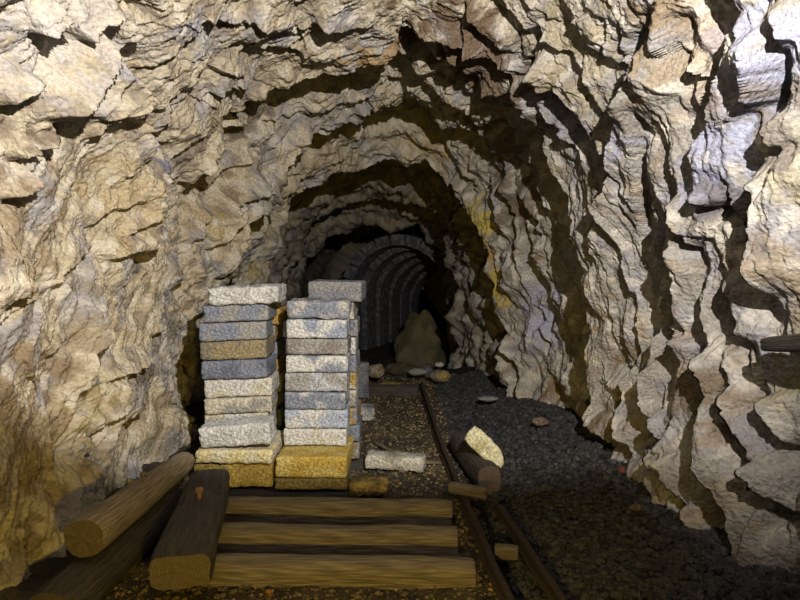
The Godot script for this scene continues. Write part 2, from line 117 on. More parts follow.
# mineral staining in the rock, and shade painted into recesses: x, y, z, radius, linear r, g, b, strength
const STAINS_AND_SHADE := [
	[-1.25, 1.724, -3.258, 0.13, 0.133, 0.133, 0.179, 1.2],  # first four: blue-grey rock, darkened to paint the shade of a recess
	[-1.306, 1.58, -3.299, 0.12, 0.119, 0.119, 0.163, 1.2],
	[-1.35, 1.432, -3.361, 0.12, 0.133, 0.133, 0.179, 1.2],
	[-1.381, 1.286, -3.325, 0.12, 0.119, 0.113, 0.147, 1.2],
	[-1.19, 1.82, -3.608, 0.15, 0.179, 0.147, 0.119, 0.9],
	[-1.022, 2.194, -4.316, 0.18, 0.107, 0.089, 0.073, 1],  # dark patch painted for the shade behind the roof lip
	[-1.173, 1.742, -4.356, 0.14, 0.214, 0.163, 0.095, 0.8],
	[-1.258, 1.775, -2.422, 0.16, 0.233, 0.187, 0.133, 0.9],
	[-1.302, 1.667, -2.238, 0.16, 0.179, 0.133, 0.089, 0.9],
	[-1.4, 0.875, -2.75, 0.2, 0.263, 0.214, 0.147, 0.8],
	[-1.438, 0.495, -3.512, 0.16, 0.119, 0.1, 0.078, 1],
	[-1.447, 0.779, -3.936, 0.16, 0.163, 0.14, 0.119, 0.9],
	[-0.514, 2.215, -4.805, 0.35, 0.274, 0.253, 0.253, 0.8],
	[0.172, 2.409, -4.524, 0.28, 0.477, 0.448, 0.393, 0.8],
	[0.856, 1.991, -3.397, 0.2, 0.233, 0.243, 0.319, 0.8],
	[1.063, 1.792, -2.892, 0.14, 0.319, 0.342, 0.448, 0.8],
	[0.973, 2.092, -2.62, 0.12, 0.393, 0.406, 0.507, 0.7],
	[1.155, 1.808, -2.137, 0.3, 0.319, 0.342, 0.477, 0.9],
	[1.186, 1.611, -2.309, 0.25, 0.296, 0.319, 0.448, 0.8],
	[1.218, 1.172, -4.358, 0.2, 0.319, 0.33, 0.477, 0.9],
	[1.095, 0.733, -5.008, 0.26, 0.367, 0.38, 0.538, 0.9],
	[1.164, 0.986, -4.67, 0.2, 0.342, 0.355, 0.477, 0.8],
	[-1.301, 1.24, -5.591, 0.14, 0.274, 0.296, 0.42, 0.9],
	[-0.142, 2.135, -6.148, 0.2, 0.42, 0.42, 0.448, 0.7],
	[1.208, 1.474, -2.342, 0.1, 0.147, 0.163, 0.253, 0.8],
	[1.245, 0.534, -2.717, 0.2, 0.296, 0.296, 0.367, 0.6],
	[-1.136, 2.04, -2.21, 0.3, 0.604, 0.57, 0.538, 0.6],
	[0.74, 1.472, -5.564, 0.16, 0.507, 0.406, 0.055, 1],
	[0.829, 0.982, -5.549, 0.15, 0.477, 0.367, 0.055, 1],
	[0.792, 1.24, -5.551, 0.1, 0.342, 0.196, 0.027, 1],
	[0.653, 1.674, -5.645, 0.14, 0.448, 0.393, 0.133, 0.9],
	[0.325, 1.953, -8.424, 0.16, 0.319, 0.214, 0.095, 0.8],
	[-1.269, 1.75, -10.013, 0.16, 0.507, 0.393, 0.073, 0.9],
	[0.226, 2.203, -5.884, 0.22, 0.448, 0.342, 0.107, 0.7],
	[-0.126, 2.414, -3.782, 0.2, 0.393, 0.243, 0.073, 0.8],
	[-1.276, 1.123, -5.783, 0.13, 0.393, 0.319, 0.095, 0.8],
	[0.694, 0.488, -7.662, 0.12, 0.367, 0.196, 0.055, 0.8],
	[1.222, 1.564, -2.017, 0.2, 0.319, 0.296, 0.147, 0.4],
	[1.289, 0.833, -2.074, 0.14, 0.367, 0.342, 0.171, 0.4],
	[-1.317, 1.404, -4.255, 0.1, 0.393, 0.296, 0.073, 0.6],
	[-1.422, 0.578, -2.397, 0.35, 0.214, 0.14, 0.064, 0.7],
	[1.205, 0.188, -4.781, 0.22, 0.214, 0.14, 0.073, 0.9],
	[1.098, 1.278, -4.885, 0.14, 0.319, 0.196, 0.073, 0.7],
	[0.441, 2.312, -3.627, 0.45, 0.133, 0.089, 0.055, 1.1],  # this and the next: brown rock, deepened to stand in for roof shade
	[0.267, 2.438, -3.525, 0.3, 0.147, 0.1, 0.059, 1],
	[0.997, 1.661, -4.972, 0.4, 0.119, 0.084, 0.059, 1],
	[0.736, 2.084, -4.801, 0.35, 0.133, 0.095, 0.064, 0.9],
	[-1.377, 1.313, -2.372, 0.3, 0.263, 0.187, 0.107, 0.7],
	[-1.421, 0.147, -3.741, 0.3, 0.171, 0.133, 0.073, 0.6],
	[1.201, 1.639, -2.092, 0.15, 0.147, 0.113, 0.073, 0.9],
	[1.225, 1.382, -2.299, 0.16, 0.107, 0.089, 0.073, 0.9],  # this and the next paint shade into overhung recesses
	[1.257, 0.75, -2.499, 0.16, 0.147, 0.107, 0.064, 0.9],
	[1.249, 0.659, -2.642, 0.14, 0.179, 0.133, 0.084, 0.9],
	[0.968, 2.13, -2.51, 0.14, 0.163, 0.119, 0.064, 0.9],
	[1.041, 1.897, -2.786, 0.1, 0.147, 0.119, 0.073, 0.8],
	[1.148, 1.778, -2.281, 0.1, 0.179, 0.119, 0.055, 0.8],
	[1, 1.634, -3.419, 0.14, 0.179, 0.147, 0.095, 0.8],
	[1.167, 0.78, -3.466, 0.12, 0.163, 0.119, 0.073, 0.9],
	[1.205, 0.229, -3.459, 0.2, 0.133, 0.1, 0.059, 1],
	[1.081, 1.941, -2.372, 0.2, 0.367, 0.274, 0.163, 0.6],
	[1.234, 0.837, -2.715, 0.15, 0.214, 0.163, 0.113, 0.6],
	[1.187, 0.751, -3.292, 0.12, 0.187, 0.147, 0.107, 0.6],
	[0.812, 2.207, -2.975, 0.3, 0.393, 0.342, 0.214, 0.6],
	[-1.332, 1.501, -3.084, 0.3, 0.42, 0.319, 0.163, 0.6],
	[-1.428, 0.482, -2.916, 0.15, 0.274, 0.214, 0.064, 0.6],
]

var net: Array = []
var led_pts: Array = []
var led_par: Array = []
var led_box: Array = []
var stains_and_shade: Array = []
var n_low := FastNoiseLite.new()
var n_mid := FastNoiseLite.new()
var n_fine := FastNoiseLite.new()
var n_cell := FastNoiseLite.new()
var n_warp := FastNoiseLite.new()
var n_plate := FastNoiseLite.new()
var n_col := FastNoiseLite.new()
var used := {}
var M := {}
var rng := RandomNumberGenerator.new()


# ---- naming helpers -------------------------------------------------------------------------
func numbered(n: String) -> String:
	if not used.has(n):
		used[n] = 0
		return n
	used[n] += 1
	return "%s_%03d" % [n, used[n]]


func tag(o: Node, label: String, category: String, group := "") -> void:
	o.set_meta("label", label)
	o.set_meta("category", category)
	if group != "":
		o.set_meta("group", group)


func thing(called: String, at := Vector3.ZERO) -> Node3D:
	var o := Node3D.new()
	o.name = numbered(called)
	add_child(o)
	o.position = at
	return o


func part(called: String, mesh: Mesh, mat: Material, parent: Node) -> MeshInstance3D:
	var o := MeshInstance3D.new()
	o.name = called if parent != self else numbered(called)
	o.mesh = mesh
	o.material_override = mat
	parent.add_child(o, true)
	return o


# ---- camera, lights -------------------------------------------------------------------------
func set_stage() -> void:
	var cam := Camera3D.new()
	cam.name = "camera"
	cam.fov = 50.04
	cam.position = Vector3(0, 1.24, 0)
	cam.rotation.x = -atan(45.0 / 643.0)
	cam.near = 0.05
	cam.current = true
	add_child(cam)
	var env := Environment.new()
	env.background_mode = Environment.BG_COLOR
	env.background_color = Color.BLACK
	env.tonemap_mode = Environment.TONE_MAPPER_LINEAR
	env.tonemap_exposure = 1.0
	env.sdfgi_enabled = true
	env.ssao_enabled = true
	env.ssil_enabled = true
	var we := WorldEnvironment.new()
	we.environment = env
	add_child(we)
	# the photographer's white lamp, held high and tipped up, and a weaker warm one beside it
	var lamp := SpotLight3D.new()
	lamp.name = "white_hand_lamp"
	lamp.position = Vector3(0.54, 2.06, -0.06)
	lamp.look_at_from_position(lamp.position, lamp.position + Vector3(-0.24, 0.20, -1.0), Vector3.UP)
	lamp.light_color = Color(1.0, 0.97, 0.93)
	lamp.light_energy = 23.5
	lamp.spot_angle = 64.0
	lamp.spot_angle_attenuation = 0.75
	lamp.spot_range = 30.0
	lamp.spot_attenuation = 2.0
	lamp.light_size = 0.01
	lamp.shadow_enabled = true
	add_child(lamp)
	# an added plate, out of view, that keeps the white light off the low ground
	var light_shield := BoxMesh.new()
	light_shield.size = Vector3(0.50, 0.004, 0.22)
	var shield_mat := StandardMaterial3D.new()
	shield_mat.albedo_color = Color(0.12, 0.12, 0.12)
	shield_mat.roughness = 0.9
	var hd := part("added_light_shield", light_shield, shield_mat, self)
	hd.position = lamp.position + Vector3(-0.21, -0.130, -0.10)
	tag(hd, "added black plate above the camera that cuts off the white light below", "lamp")
	var warm := SpotLight3D.new()
	warm.name = "warm_low_lamp"
	warm.position = Vector3(0.0, 0.62, -0.35)
	warm.look_at_from_position(warm.position, Vector3(-0.45, 0.05, -3.2), Vector3.UP)
	warm.light_color = Color(1.0, 0.85, 0.32)
	warm.light_energy = 2.6
	warm.spot_angle = 42.0
	warm.spot_angle_attenuation = 0.7
	warm.spot_range = 30.0
	warm.spot_attenuation = 2.0
	warm.light_size = 0.03
	warm.shadow_enabled = true
	add_child(warm)


# ---- materials --------------------------------------------------------------------------------
func noise_tex(freq: float, octaves: int, lo: Color, hi: Color, size := 512, sd := 1, kind := FastNoiseLite.TYPE_SIMPLEX_SMOOTH) -> NoiseTexture2D:
	var n := FastNoiseLite.new()
	n.seed = sd
	n.noise_type = kind
	n.frequency = freq
	n.fractal_octaves = octaves
	var t := NoiseTexture2D.new()
	t.width = size
	t.height = size
	t.seamless = true
	t.noise = n
	var g := Gradient.new()
	g.set_color(0, lo)
	g.set_color(1, hi)
	t.color_ramp = g
	return t


func make_materials() -> void:
	var grain := noise_tex(0.03, 5, Color(0.66, 0.66, 0.67), Color(1, 1, 1), 1024, 11)
	var bump := noise_tex(0.025, 6, Color.BLACK, Color.WHITE, 1024, 12)
	var r := StandardMaterial3D.new()
	r.vertex_color_use_as_albedo = true
	r.albedo_texture = grain
	r.uv1_triplanar = true
	r.uv1_world_triplanar = true
	r.uv1_scale = Vector3.ONE * 1.7
	r.roughness = 0.72
	r.metallic_specular = 0.4
	r.heightmap_enabled = true
	r.heightmap_texture = bump
	r.heightmap_scale = 1.1
	M.rock = r
	var s: StandardMaterial3D = r.duplicate()
	s.uv1_world_triplanar = false
	s.albedo_texture = noise_tex(0.035, 6, Color(0.52, 0.52, 0.54), Color(1, 1, 1), 512, 13)
	s.uv1_scale = Vector3.ONE * 3.0
	s.heightmap_scale = 0.6
	s.roughness = 0.85
	M.stone = s
	var f: StandardMaterial3D = r.duplicate()
	f.uv1_scale = Vector3.ONE * 2.3
	f.heightmap_scale = 2.0
	f.roughness = 0.8
	M.soil = f
	var g := StandardMaterial3D.new()
	g.vertex_color_use_as_albedo = true
	g.roughness = 0.7
	g.metallic_specular = 0.45
	M.gravel = g
	M.wood = wood_mat(Color(0.36, 0.31, 0.25), Color(0.66, 0.60, 0.50), 21)
	M.wood_dark = wood_mat(Color(0.12, 0.11, 0.10), Color(0.31, 0.28, 0.25), 22)
	M.wood_sleeper = wood_mat(Color(0.30, 0.27, 0.23), Color(0.58, 0.53, 0.46), 23)
	M.end = end_mat(Color(0.22, 0.185, 0.14), Color(0.42, 0.37, 0.29))
	M.end_dark = end_mat(Color(0.15, 0.12, 0.10), Color(0.38, 0.32, 0.27))
	var k := StandardMaterial3D.new()
	k.albedo_texture = noise_tex(0.04, 5, Color(0.10, 0.08, 0.065), Color(0.27, 0.21, 0.165), 256, 31)
	k.uv1_triplanar = true
	k.uv1_scale = Vector3.ONE * 4.0
	k.roughness = 0.75
	k.metallic = 0.25
	M.rust = k
	var bo: StandardMaterial3D = k.duplicate()
	bo.albedo_texture = noise_tex(0.05, 4, Color(0.40, 0.28, 0.26), Color(0.66, 0.52, 0.48), 128, 33)
	M.bolt = bo


func wood_mat(lo: Color, hi: Color, sd: int) -> StandardMaterial3D:
	var m := StandardMaterial3D.new()
	m.albedo_texture = noise_tex(0.02, 5, lo, hi, 512, sd)
	m.uv1_scale = Vector3(0.5, 7.0, 1)
	m.heightmap_enabled = true
	m.heightmap_texture = noise_tex(0.03, 4, Color.BLACK, Color.WHITE, 512, sd + 50)
	m.heightmap_scale = 0.8
	m.roughness = 0.82
	return m


func end_mat(lo: Color, hi: Color) -> StandardMaterial3D:
	# end grain: rings round the heart of the log
	var im := Image.create(128, 128, false, Image.FORMAT_RGB8)
	for y in 128:
		for x in 128:
			var p := Vector2(x - 60, y - 68) / 64.0
			var a := p.length() + n_mid.get_noise_2d(x * 0.03, y * 0.03) * 0.06
			var w := 0.5 + 0.5 * sin(a * 55.0)
			w = w * 0.5 + 0.5 * (0.5 + 0.5 * n_fine.get_noise_2d(x * 0.1, y * 0.1))
			im.set_pixel(x, y, lo.lerp(hi, clampf(w, 0, 1)))
	var m := StandardMaterial3D.new()
	m.albedo_texture = ImageTexture.create_from_image(im)
	m.roughness = 0.88
	return m


# ---- the rock shell ------------------------------------------------------------------------------
func make_noises() -> void:
	for a in [[n_low, 1, 1.3, 3], [n_mid, 2, 4.0, 4], [n_fine, 3, 22.0, 4], [n_warp, 4, 1.5, 2], [n_col, 5, 2.6, 5]]:
		var n: FastNoiseLite = a[0]
		n.seed = a[1]
		n.noise_type = FastNoiseLite.TYPE_SIMPLEX_SMOOTH
		n.frequency = a[2]
		n.fractal_type = FastNoiseLite.FRACTAL_FBM
		n.fractal_octaves = a[3]
	n_cell.seed = 6
	n_cell.noise_type = FastNoiseLite.TYPE_CELLULAR
	n_cell.frequency = 5.0
	n_cell.fractal_type = FastNoiseLite.FRACTAL_NONE
	n_cell.cellular_return_type = FastNoiseLite.RETURN_DISTANCE2_SUB
	n_cell.cellular_jitter = 1.0
	n_plate.seed = 8
	n_plate.noise_type = FastNoiseLite.TYPE_CELLULAR
	n_plate.frequency = 1.0
	n_plate.fractal_type = FastNoiseLite.FRACTAL_NONE
	n_plate.cellular_return_type = FastNoiseLite.RETURN_CELL_VALUE
	n_plate.cellular_jitter = 1.0


func read_tables() -> void:
	for row in NET:
		var r := PackedVector3Array()
		for i in 18:
			r.append(Vector3(row[i * 3], row[i * 3 + 1], row[i * 3 + 2]))
		net.append(r)
	for f in LEDGES:
		var pts := PackedVector3Array()
		var box := AABB()
		for i in range(4, f.size(), 3):
			var p := Vector3(f[i], f[i + 1], f[i + 2])
			box = AABB(p, Vector3.ZERO) if pts.is_empty() else box.expand(p)
			pts.append(p)
		led_pts.append(pts)
		led_par.append(PackedFloat32Array([f[0], f[1], f[2], f[3]]))
		led_box.append(box.grow(maxf(f[1], f[3]) + 0.03))
	for s in STAINS_AND_SHADE:
		stains_and_shade.append(PackedFloat32Array(s))


func section(v: float) -> PackedVector3Array:
	var k := mini(int(v), net.size() - 2)
	var t := v - k
	var out := PackedVector3Array()
	for i in 18:
		var a: Vector3 = net[k][i]
		var b: Vector3 = net[k + 1][i]
		var p: Vector3 = net[k - 1][i] if k > 0 and not (k in BREAKS) else 2.0 * a - b
		var n: Vector3 = net[k + 2][i] if k + 2 < net.size() and not ((k + 1) in BREAKS) else 2.0 * b - a
		out.append(a.cubic_interpolate(b, p, n, t))
	return out


func base_row(v: float, per: int) -> PackedVector3Array:
	var r := section(v)
	var out := PackedVector3Array()
	out.resize(17 * per + 1)
	for k in 17:
		var a := r[k]
		var b := r[k + 1]
		var p := r[k - 1] if k > 0 else 2.0 * a - b
		var n := r[k + 2] if k < 16 else 2.0 * b - a
		for j in per:
			out[k * per + j] = a.cubic_interpolate(b, p, n, float(j) / per)
	out[17 * per] = r[17]
	return out


func saw(x: float, edge: float) -> float:
	var f := x - floorf(x)
	return f / edge if f < edge else (1.0 - f) / (1.0 - edge)


# flaky layering of one zone (0 left wall, 1 roof, 2 right wall): plates of rock, long along the layers,
# each standing a little proud of the next, and bands that climb to an edge and break off
func layered(P: Vector3, zone: int) -> float:
	var d := -P.z
	var lay: float
	var al: float
	var thick: float
	if zone == 2:
		lay = d * 0.95 + P.y * 0.10 + P.x * 0.35
		al = P.y * 0.22
		thick = P.x * 0.5
	elif zone == 0:
		lay = -P.y * 0.52 + d * 0.85
		al = (d * 0.52 + P.y * 0.85) * 0.28
		thick = P.x * 0.6
	else:
		lay = d * 0.85 - absf(P.x) * 0.30 - P.y * 0.4
		al = P.x * 0.36
		thick = P.y * 0.5
	var m1 := n_mid.get_noise_3d(lay * 0.8, al, thick)
	var w1 := n_warp.get_noise_3d(lay, al * 1.4, thick + 7.0)
	var w2 := n_warp.get_noise_3d(lay + 20.0, al * 1.8, thick)
	var q := Vector3(lay + w1 * 0.09, al + w2 * 0.04, thick)
	var k := 1.0 if zone == 2 else 0.85
	var h := n_plate.get_noise_3dv(q * 5.5) * 0.024 * k
	h += n_plate.get_noise_3dv(q * 17.0 + Vector3(5, 9, 2)) * 0.006 * k
	h += n_plate.get_noise_3dv(q * 37.0 + Vector3(1, 3, 7)) * 0.0032
	# hairline joints
	var c := n_cell.get_noise_3dv(q * 0.9 + Vector3(3, 1, 4)) + 1.0
	h -= (1.0 - smoothstep(0.0, 0.10, c)) * 0.016 * clampf(0.3 + w2 * 2.5, 0.0, 1.0)
	# bands
	var s1 := lay / (0.26 if zone == 2 else 0.42) + w1 * 0.9 + m1 * 0.5
	h += (saw(s1, 0.84) - 0.5) * (0.10 if zone == 2 else 0.055) * clampf(0.55 + w2 * 1.8, 0.0, 1.0)
	h += m1 * (0.05 if zone == 2 else 0.035)
	# fine striation along the layers
	h += n_fine.get_noise_3d(lay * 1.1, al * 0.9, thick) * 0.011
	return h


# how far the rock stands out at P (base normal N); u tells wall from roof
func relief(P: Vector3, N: Vector3, u: float, near: Array) -> float:
	var wx := n_warp.get_noise_3dv(P)
	var wy := n_warp.get_noise_3d(P.x + 31.0, P.y, P.z)
	var h := n_low.get_noise_3dv(P) * 0.12
	var cut := clampf((u + wy * 1.2 - 5.9) / 0.6, 0.0, 1.0) + clampf((u + wx * 1.2 - 12.0) / 0.6, 0.0, 1.0)
	var z0 := int(cut)
	var fr := cut - z0
	var l0 := layered(P, z0)
	h += l0 if fr < 0.01 else lerpf(l0, layered(P, z0 + 1), fr)
	h += n_fine.get_noise_3dv(P) * 0.009
	var deep := smoothstep(3.3, 4.2, -P.z)
	h += deep * (n_mid.get_noise_3d(P.x * 0.8, P.y * 0.8, P.z * 0.8 + 5.0) * 0.11 + wx * 0.07)
	# the ledges and clefts of this tunnel
	if near.size():
		var R := P + Vector3(wy, wx, -wy) * 0.03 + Vector3(1, 1, 1) * n_mid.get_noise_3d(P.y * 1.5, P.z * 2.5, P.x * 2.5) * 0.012
		for f: int in near:
			if not led_box[f].has_point(R):
				continue
			var pts: PackedVector3Array = led_pts[f]
			var par: PackedFloat32Array = led_par[f]
			var best := 1e9
			var bt := 0.0
			var bd := Vector3.ZERO
			var tan := Vector3.ZERO
			var last := pts.size() - 1
			for i in last:
				var a := pts[i]
				var ab := pts[i + 1] - a
				var t := clampf((R - a).dot(ab) / ab.length_squared(), 0.0, 1.0)
				var e := R - a - ab * t
				var l := e.length_squared()
				if l < best:
					best = l
					bd = e
					tan = ab
					bt = (i + t) / last
			best = sqrt(best)
			var fade := smoothstep(0.0, 0.22, bt) * smoothstep(0.0, 0.22, 1.0 - bt)
			fade = maxf(fade, 0.15) * (1.0 - smoothstep(0.0, 1.0, (best - 0.6 * par[1]) / par[1]) * 0.3)
			if N.cross(tan).dot(bd) > 0.0:
				if best < par[1]:
					var q := 1.0 - best / par[1]
					h += par[0] * q * fade
			elif best < maxf(par[3], 0.04):
				var q := maxf(0.0, 1.0 - best / par[3])
				h -= par[2] * q * fade * minf(1.0, best / 0.02)
				h += par[0] * fade * maxf(0.0, 1.0 - best / 0.04)
	return h


func rock_colour(P: Vector3, u: float, near: Array) -> Color:
	var a := n_col.get_noise_3dv(P)
	var b := n_col.get_noise_3d(P.x * 2.3 + 7.0, P.y * 2.3, P.z * 2.3)
	var c := n_mid.get_noise_3d(P.x * 1.7, P.y * 1.7 + 40.0, P.z * 1.7)
	var grit := n_fine.get_noise_3d(P.x * 0.7, P.y * 0.7, P.z * 0.7 + 3.0)
	var wr := smoothstep(11.0, 13.0, u)
	var col := Color(0.475, 0.41, 0.29).lerp(Color(0.30, 0.28, 0.25), wr)
	col = col.lerp(Color(0.30, 0.29, 0.31), smoothstep(0.0, 0.32, a + grit * 0.3) * 0.85)
	col = col.lerp(Color(0.33, 0.25, 0.145), smoothstep(0.08, 0.4, b + grit * 0.3) * 0.6)
	col = col.lerp(Color(0.62, 0.575, 0.49), smoothstep(0.05, 0.35, -c) * 0.55)
	col = col.lerp(Color(0.20, 0.165, 0.13), smoothstep(0.08, 0.36, c + grit * 0.3) * 0.65)
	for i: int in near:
		var s: PackedFloat32Array = stains_and_shade[i]
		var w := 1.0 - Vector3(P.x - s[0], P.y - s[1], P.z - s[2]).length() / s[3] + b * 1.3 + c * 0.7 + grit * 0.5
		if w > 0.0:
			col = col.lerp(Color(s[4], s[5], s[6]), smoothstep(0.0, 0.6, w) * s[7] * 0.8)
	return col


var job_rows: Array = []
var job_base: Array = []
var job_out: Array = []
var job_per := 0


func do_row(i: int) -> void:
	var base: PackedVector3Array = job_base[i]
	var n := base.size()
	var nr := job_base.size()
	var span := maxi(2, job_per / 6)
	var up: PackedVector3Array = job_base[mini(nr - 1, i + span)]
	var dn: PackedVector3Array = job_base[maxi(0, i - span)]
	var pos := PackedVector3Array()
	var col := PackedColorArray()
	pos.resize(n)
	col.resize(n)
	var near: Array = []
	var nst: Array = []
	for j in n:
		if j % 24 == 0:
			var box := AABB(base[j], Vector3.ZERO)
			for q in range(j, mini(n, j + 24), 6):
				box = box.expand(base[q])
			box = box.expand(base[mini(n - 1, j + 23)]).grow(0.04)
			near = []
			for f in led_box.size():
				if led_box[f].intersects(box):
					near.append(f)
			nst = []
			for f in stains_and_shade.size():
				var s: PackedFloat32Array = stains_and_shade[f]
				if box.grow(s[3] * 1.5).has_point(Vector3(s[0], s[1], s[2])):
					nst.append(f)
		var P := base[j]
		var du := base[mini(n - 1, j + span)] - base[maxi(0, j - span)]
		var dv := up[j] - dn[j]
		var N := du.cross(dv).normalized()
		var C := Vector3(0.0, 1.0, P.z)
		if N.dot(C - P) < 0.0:
			N = -N
		var u := float(j) / job_per
		pos[j] = P + N * relief(P, N, u, near)
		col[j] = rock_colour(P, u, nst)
	job_out[i] = [pos, col]


func patch(v_list: PackedFloat32Array, per: int, skins: Array) -> void:
	job_per = per
	job_base = []
	for v in v_list:
		job_base.append(base_row(v, per))
	job_out = []
	job_out.resize(v_list.size())
	var id := WorkerThreadPool.add_group_task(do_row, v_list.size())
	WorkerThreadPool.wait_for_group_task_completion(id)
	var cuts := [0, 6 * per, 12 * per, 17 * per]
	for s in 3:
		var c0: int = cuts[s]
		var w: int = cuts[s + 1] - c0 + 1
		var pos := PackedVector3Array()
		var col := PackedColorArray()
		for r in job_out:
			pos.append_array(r[0].slice(c0, c0 + w))
			col.append_array(r[1].slice(c0, c0 + w))
		skins[s].append(grid_arrays(pos, col, w, v_list.size(), false))


func grid_arrays(pos: PackedVector3Array, col: PackedColorArray, w: int, rows: int, flip: bool) -> Array:
	var idx := PackedInt32Array()
	idx.resize((w - 1) * (rows - 1) * 6)
	var k := 0
	for i in rows - 1:
		for j in w - 1:
			var a := i * w + j
			var b := a + 1
			var c := a + w
			if flip:
				idx[k] = a; idx[k + 1] = b; idx[k + 2] = c
				idx[k + 3] = b; idx[k + 4] = c + 1; idx[k + 5] = c
			else:
				idx[k] = a; idx[k + 1] = c; idx[k + 2] = b
				idx[k + 3] = b; idx[k + 4] = c; idx[k + 5] = c + 1
			k += 6
	var nor := PackedVector3Array()
	nor.resize(pos.size())
	for i in rows:
		var i0 := maxi(i - 1, 0) * w
		var i1 := mini(i + 1, rows - 1) * w
		for j in w:
			var n := (pos[i * w + mini(j + 1, w - 1)] - pos[i * w + maxi(j - 1, 0)]).cross(pos[i1 + j] - pos[i0 + j]).normalized()
			nor[i * w + j] = -n if flip else n
	var arr := []
	arr.resize(Mesh.ARRAY_MAX)
	arr[Mesh.ARRAY_VERTEX] = pos
	arr[Mesh.ARRAY_NORMAL] = nor
	arr[Mesh.ARRAY_COLOR] = col
	arr[Mesh.ARRAY_INDEX] = idx
	return arr


func steps(list: Array) -> PackedFloat32Array:
	# [from, to, count] spans joined into one list of v
	var out := PackedFloat32Array()
	for s in list:
		for i in int(s[2]):
			out.append(lerpf(s[0], s[1], float(i) / s[2]))
	out.append(list[-1][1])
	return out


func build_rock() -> void:
	var skins := [[], [], []]
	patch(steps([[0.0, 1.0, 4], [1.0, 4.0, 30]]), 12, skins)
	patch(steps([[4.0, 5.0, 210], [5.0, 6.0, 260]]), 76, skins)
	patch(steps([[6.0, 7.0, 44], [7.0, 8.0, 150], [8.0, 9.0, 34]]), 54, skins)
	patch(steps([[9.0, 10.0, 90], [10.0, 11.0, 18], [11.0, 12.0, 50], [12.0, 13.0, 12], [13.0, 14.0, 30], [14.0, 15.0, 12]]), 28, skins)
	patch(steps([[15.0, 16.0, 20], [16.0, 17.0, 4]]), 8, skins)
	var names := ["wall_left", "ceiling", "wall_right"]
	var labels := ["cream and tan flaky rock wall on the left side of the tunnel", "rough rock roof of the tunnel breaking off in arched lips", "grey steeply layered rock wall on the right with deep dark clefts"]
	for s in 3:
		var m := ArrayMesh.new()
		for a in skins[s]:
			m.add_surface_from_arrays(Mesh.PRIMITIVE_TRIANGLES, a)
		var o := part(names[s], m, M.rock, self)
		o.set_meta("kind", "structure")
		o.set_meta("label", labels[s])


# ---- floor ---------------------------------------------------------------------------------------
func floor_y(x: float, d: float) -> float:
	var h := n_mid.get_noise_2d(x, d) * 0.022 + n_fine.get_noise_2d(x, d) * 0.005
	h += 0.16 * smoothstep(0.5, 1.15, x) * (1.0 - 0.5 * smoothstep(3.5, 6.0, d))
	h -= 0.04 * smoothstep(0.06, 0.0, absf(x - 0.43)) * (1.0 - smoothstep(3.0, 3.6, d))
	h += 0.05 * smoothstep(-1.0, -1.35, x)
	h -= 0.50 * smoothstep(6.7, 9.6, d)
	h -= 0.055 * smoothstep(2.42, 2.50, d) * (1.0 - smoothstep(3.12, 3.3, d)) * smoothstep(0.27, 0.22, x) * smoothstep(-1.0, -0.92, x)
	h -= 0.012
	return h


func build_floor() -> void:
	var pos := PackedVector3Array()
	var col := PackedColorArray()
	var nx := 260
	var nd := 420
	for i in nd + 1:
		var t := float(i) / nd
		var d := -2.5 + 4.3 * t / 0.1 if t < 0.1 else 1.8 * pow(16.2 / 1.8, (t - 0.1) / 0.9)
		for j in nx + 1:
			var x := lerpf(-2.0, 2.0, float(j) / nx)
			pos.append(Vector3(x, floor_y(x, d), -d))
			var a := n_col.get_noise_2d(x * 1.5, d * 1.5)
			var b := n_fine.get_noise_2d(x, d)
			var c := Color(0.055, 0.043, 0.028).lerp(Color(0.11, 0.085, 0.05), smoothstep(-0.2, 0.35, a + b * 0.4))
			var heap := smoothstep(0.28, 0.42, x + a * 0.12)
			c = c.lerp(Color(0.010, 0.010, 0.011).lerp(Color(0.018, 0.018, 0.02), smoothstep(-0.2, 0.3, b)), heap)
			col.append(c)
	var m := ArrayMesh.new()
	m.add_surface_from_arrays(Mesh.PRIMITIVE_TRIANGLES, grid_arrays(pos, col, nx + 1, nd + 1, true))
	var o := part("floor", m, M.soil, self)
	o.set_meta("kind", "structure")
	o.set_meta("label", "dark trodden earth floor of the tunnel")


func pebble_mesh(sd: int) -> ArrayMesh:
	var st := SurfaceTool.new()
	st.begin(Mesh.PRIMITIVE_TRIANGLES)
	var r := RandomNumberGenerator.new()
	r.seed = sd
	var ring := 6
	var pts := []
	for k in 4:
		var row := []
		var ph := PI * (k + 0.5) / 4.0 - PI / 2
		for i in ring:
			var a := TAU * (i + 0.5 * (k % 2)) / ring
			row.append(Vector3(cos(a) * cos(ph), sin(ph) * 0.75, sin(a) * cos(ph)) * r.randf_range(0.75, 1.15))
		pts.append(row)
	for k in 3:
		for i in ring:
			var j := (i + 1) % ring
			for p in [pts[k][i], pts[k + 1][i], pts[k][j], pts[k][j], pts[k + 1][i], pts[k + 1][j]]:
				st.set_smooth_group(-1)
				st.add_vertex(p)
	for e in [0, 3]:
		for i in range(1, ring - 1):
			var tri := [pts[e][0], pts[e][i], pts[e][i + 1]]
			if e == 3:
				tri = [pts[e][0], pts[e][i + 1], pts[e][i]]
			for p in tri:
				st.set_smooth_group(-1)
				st.add_vertex(p)
	st.generate_normals()
	return st.commit()


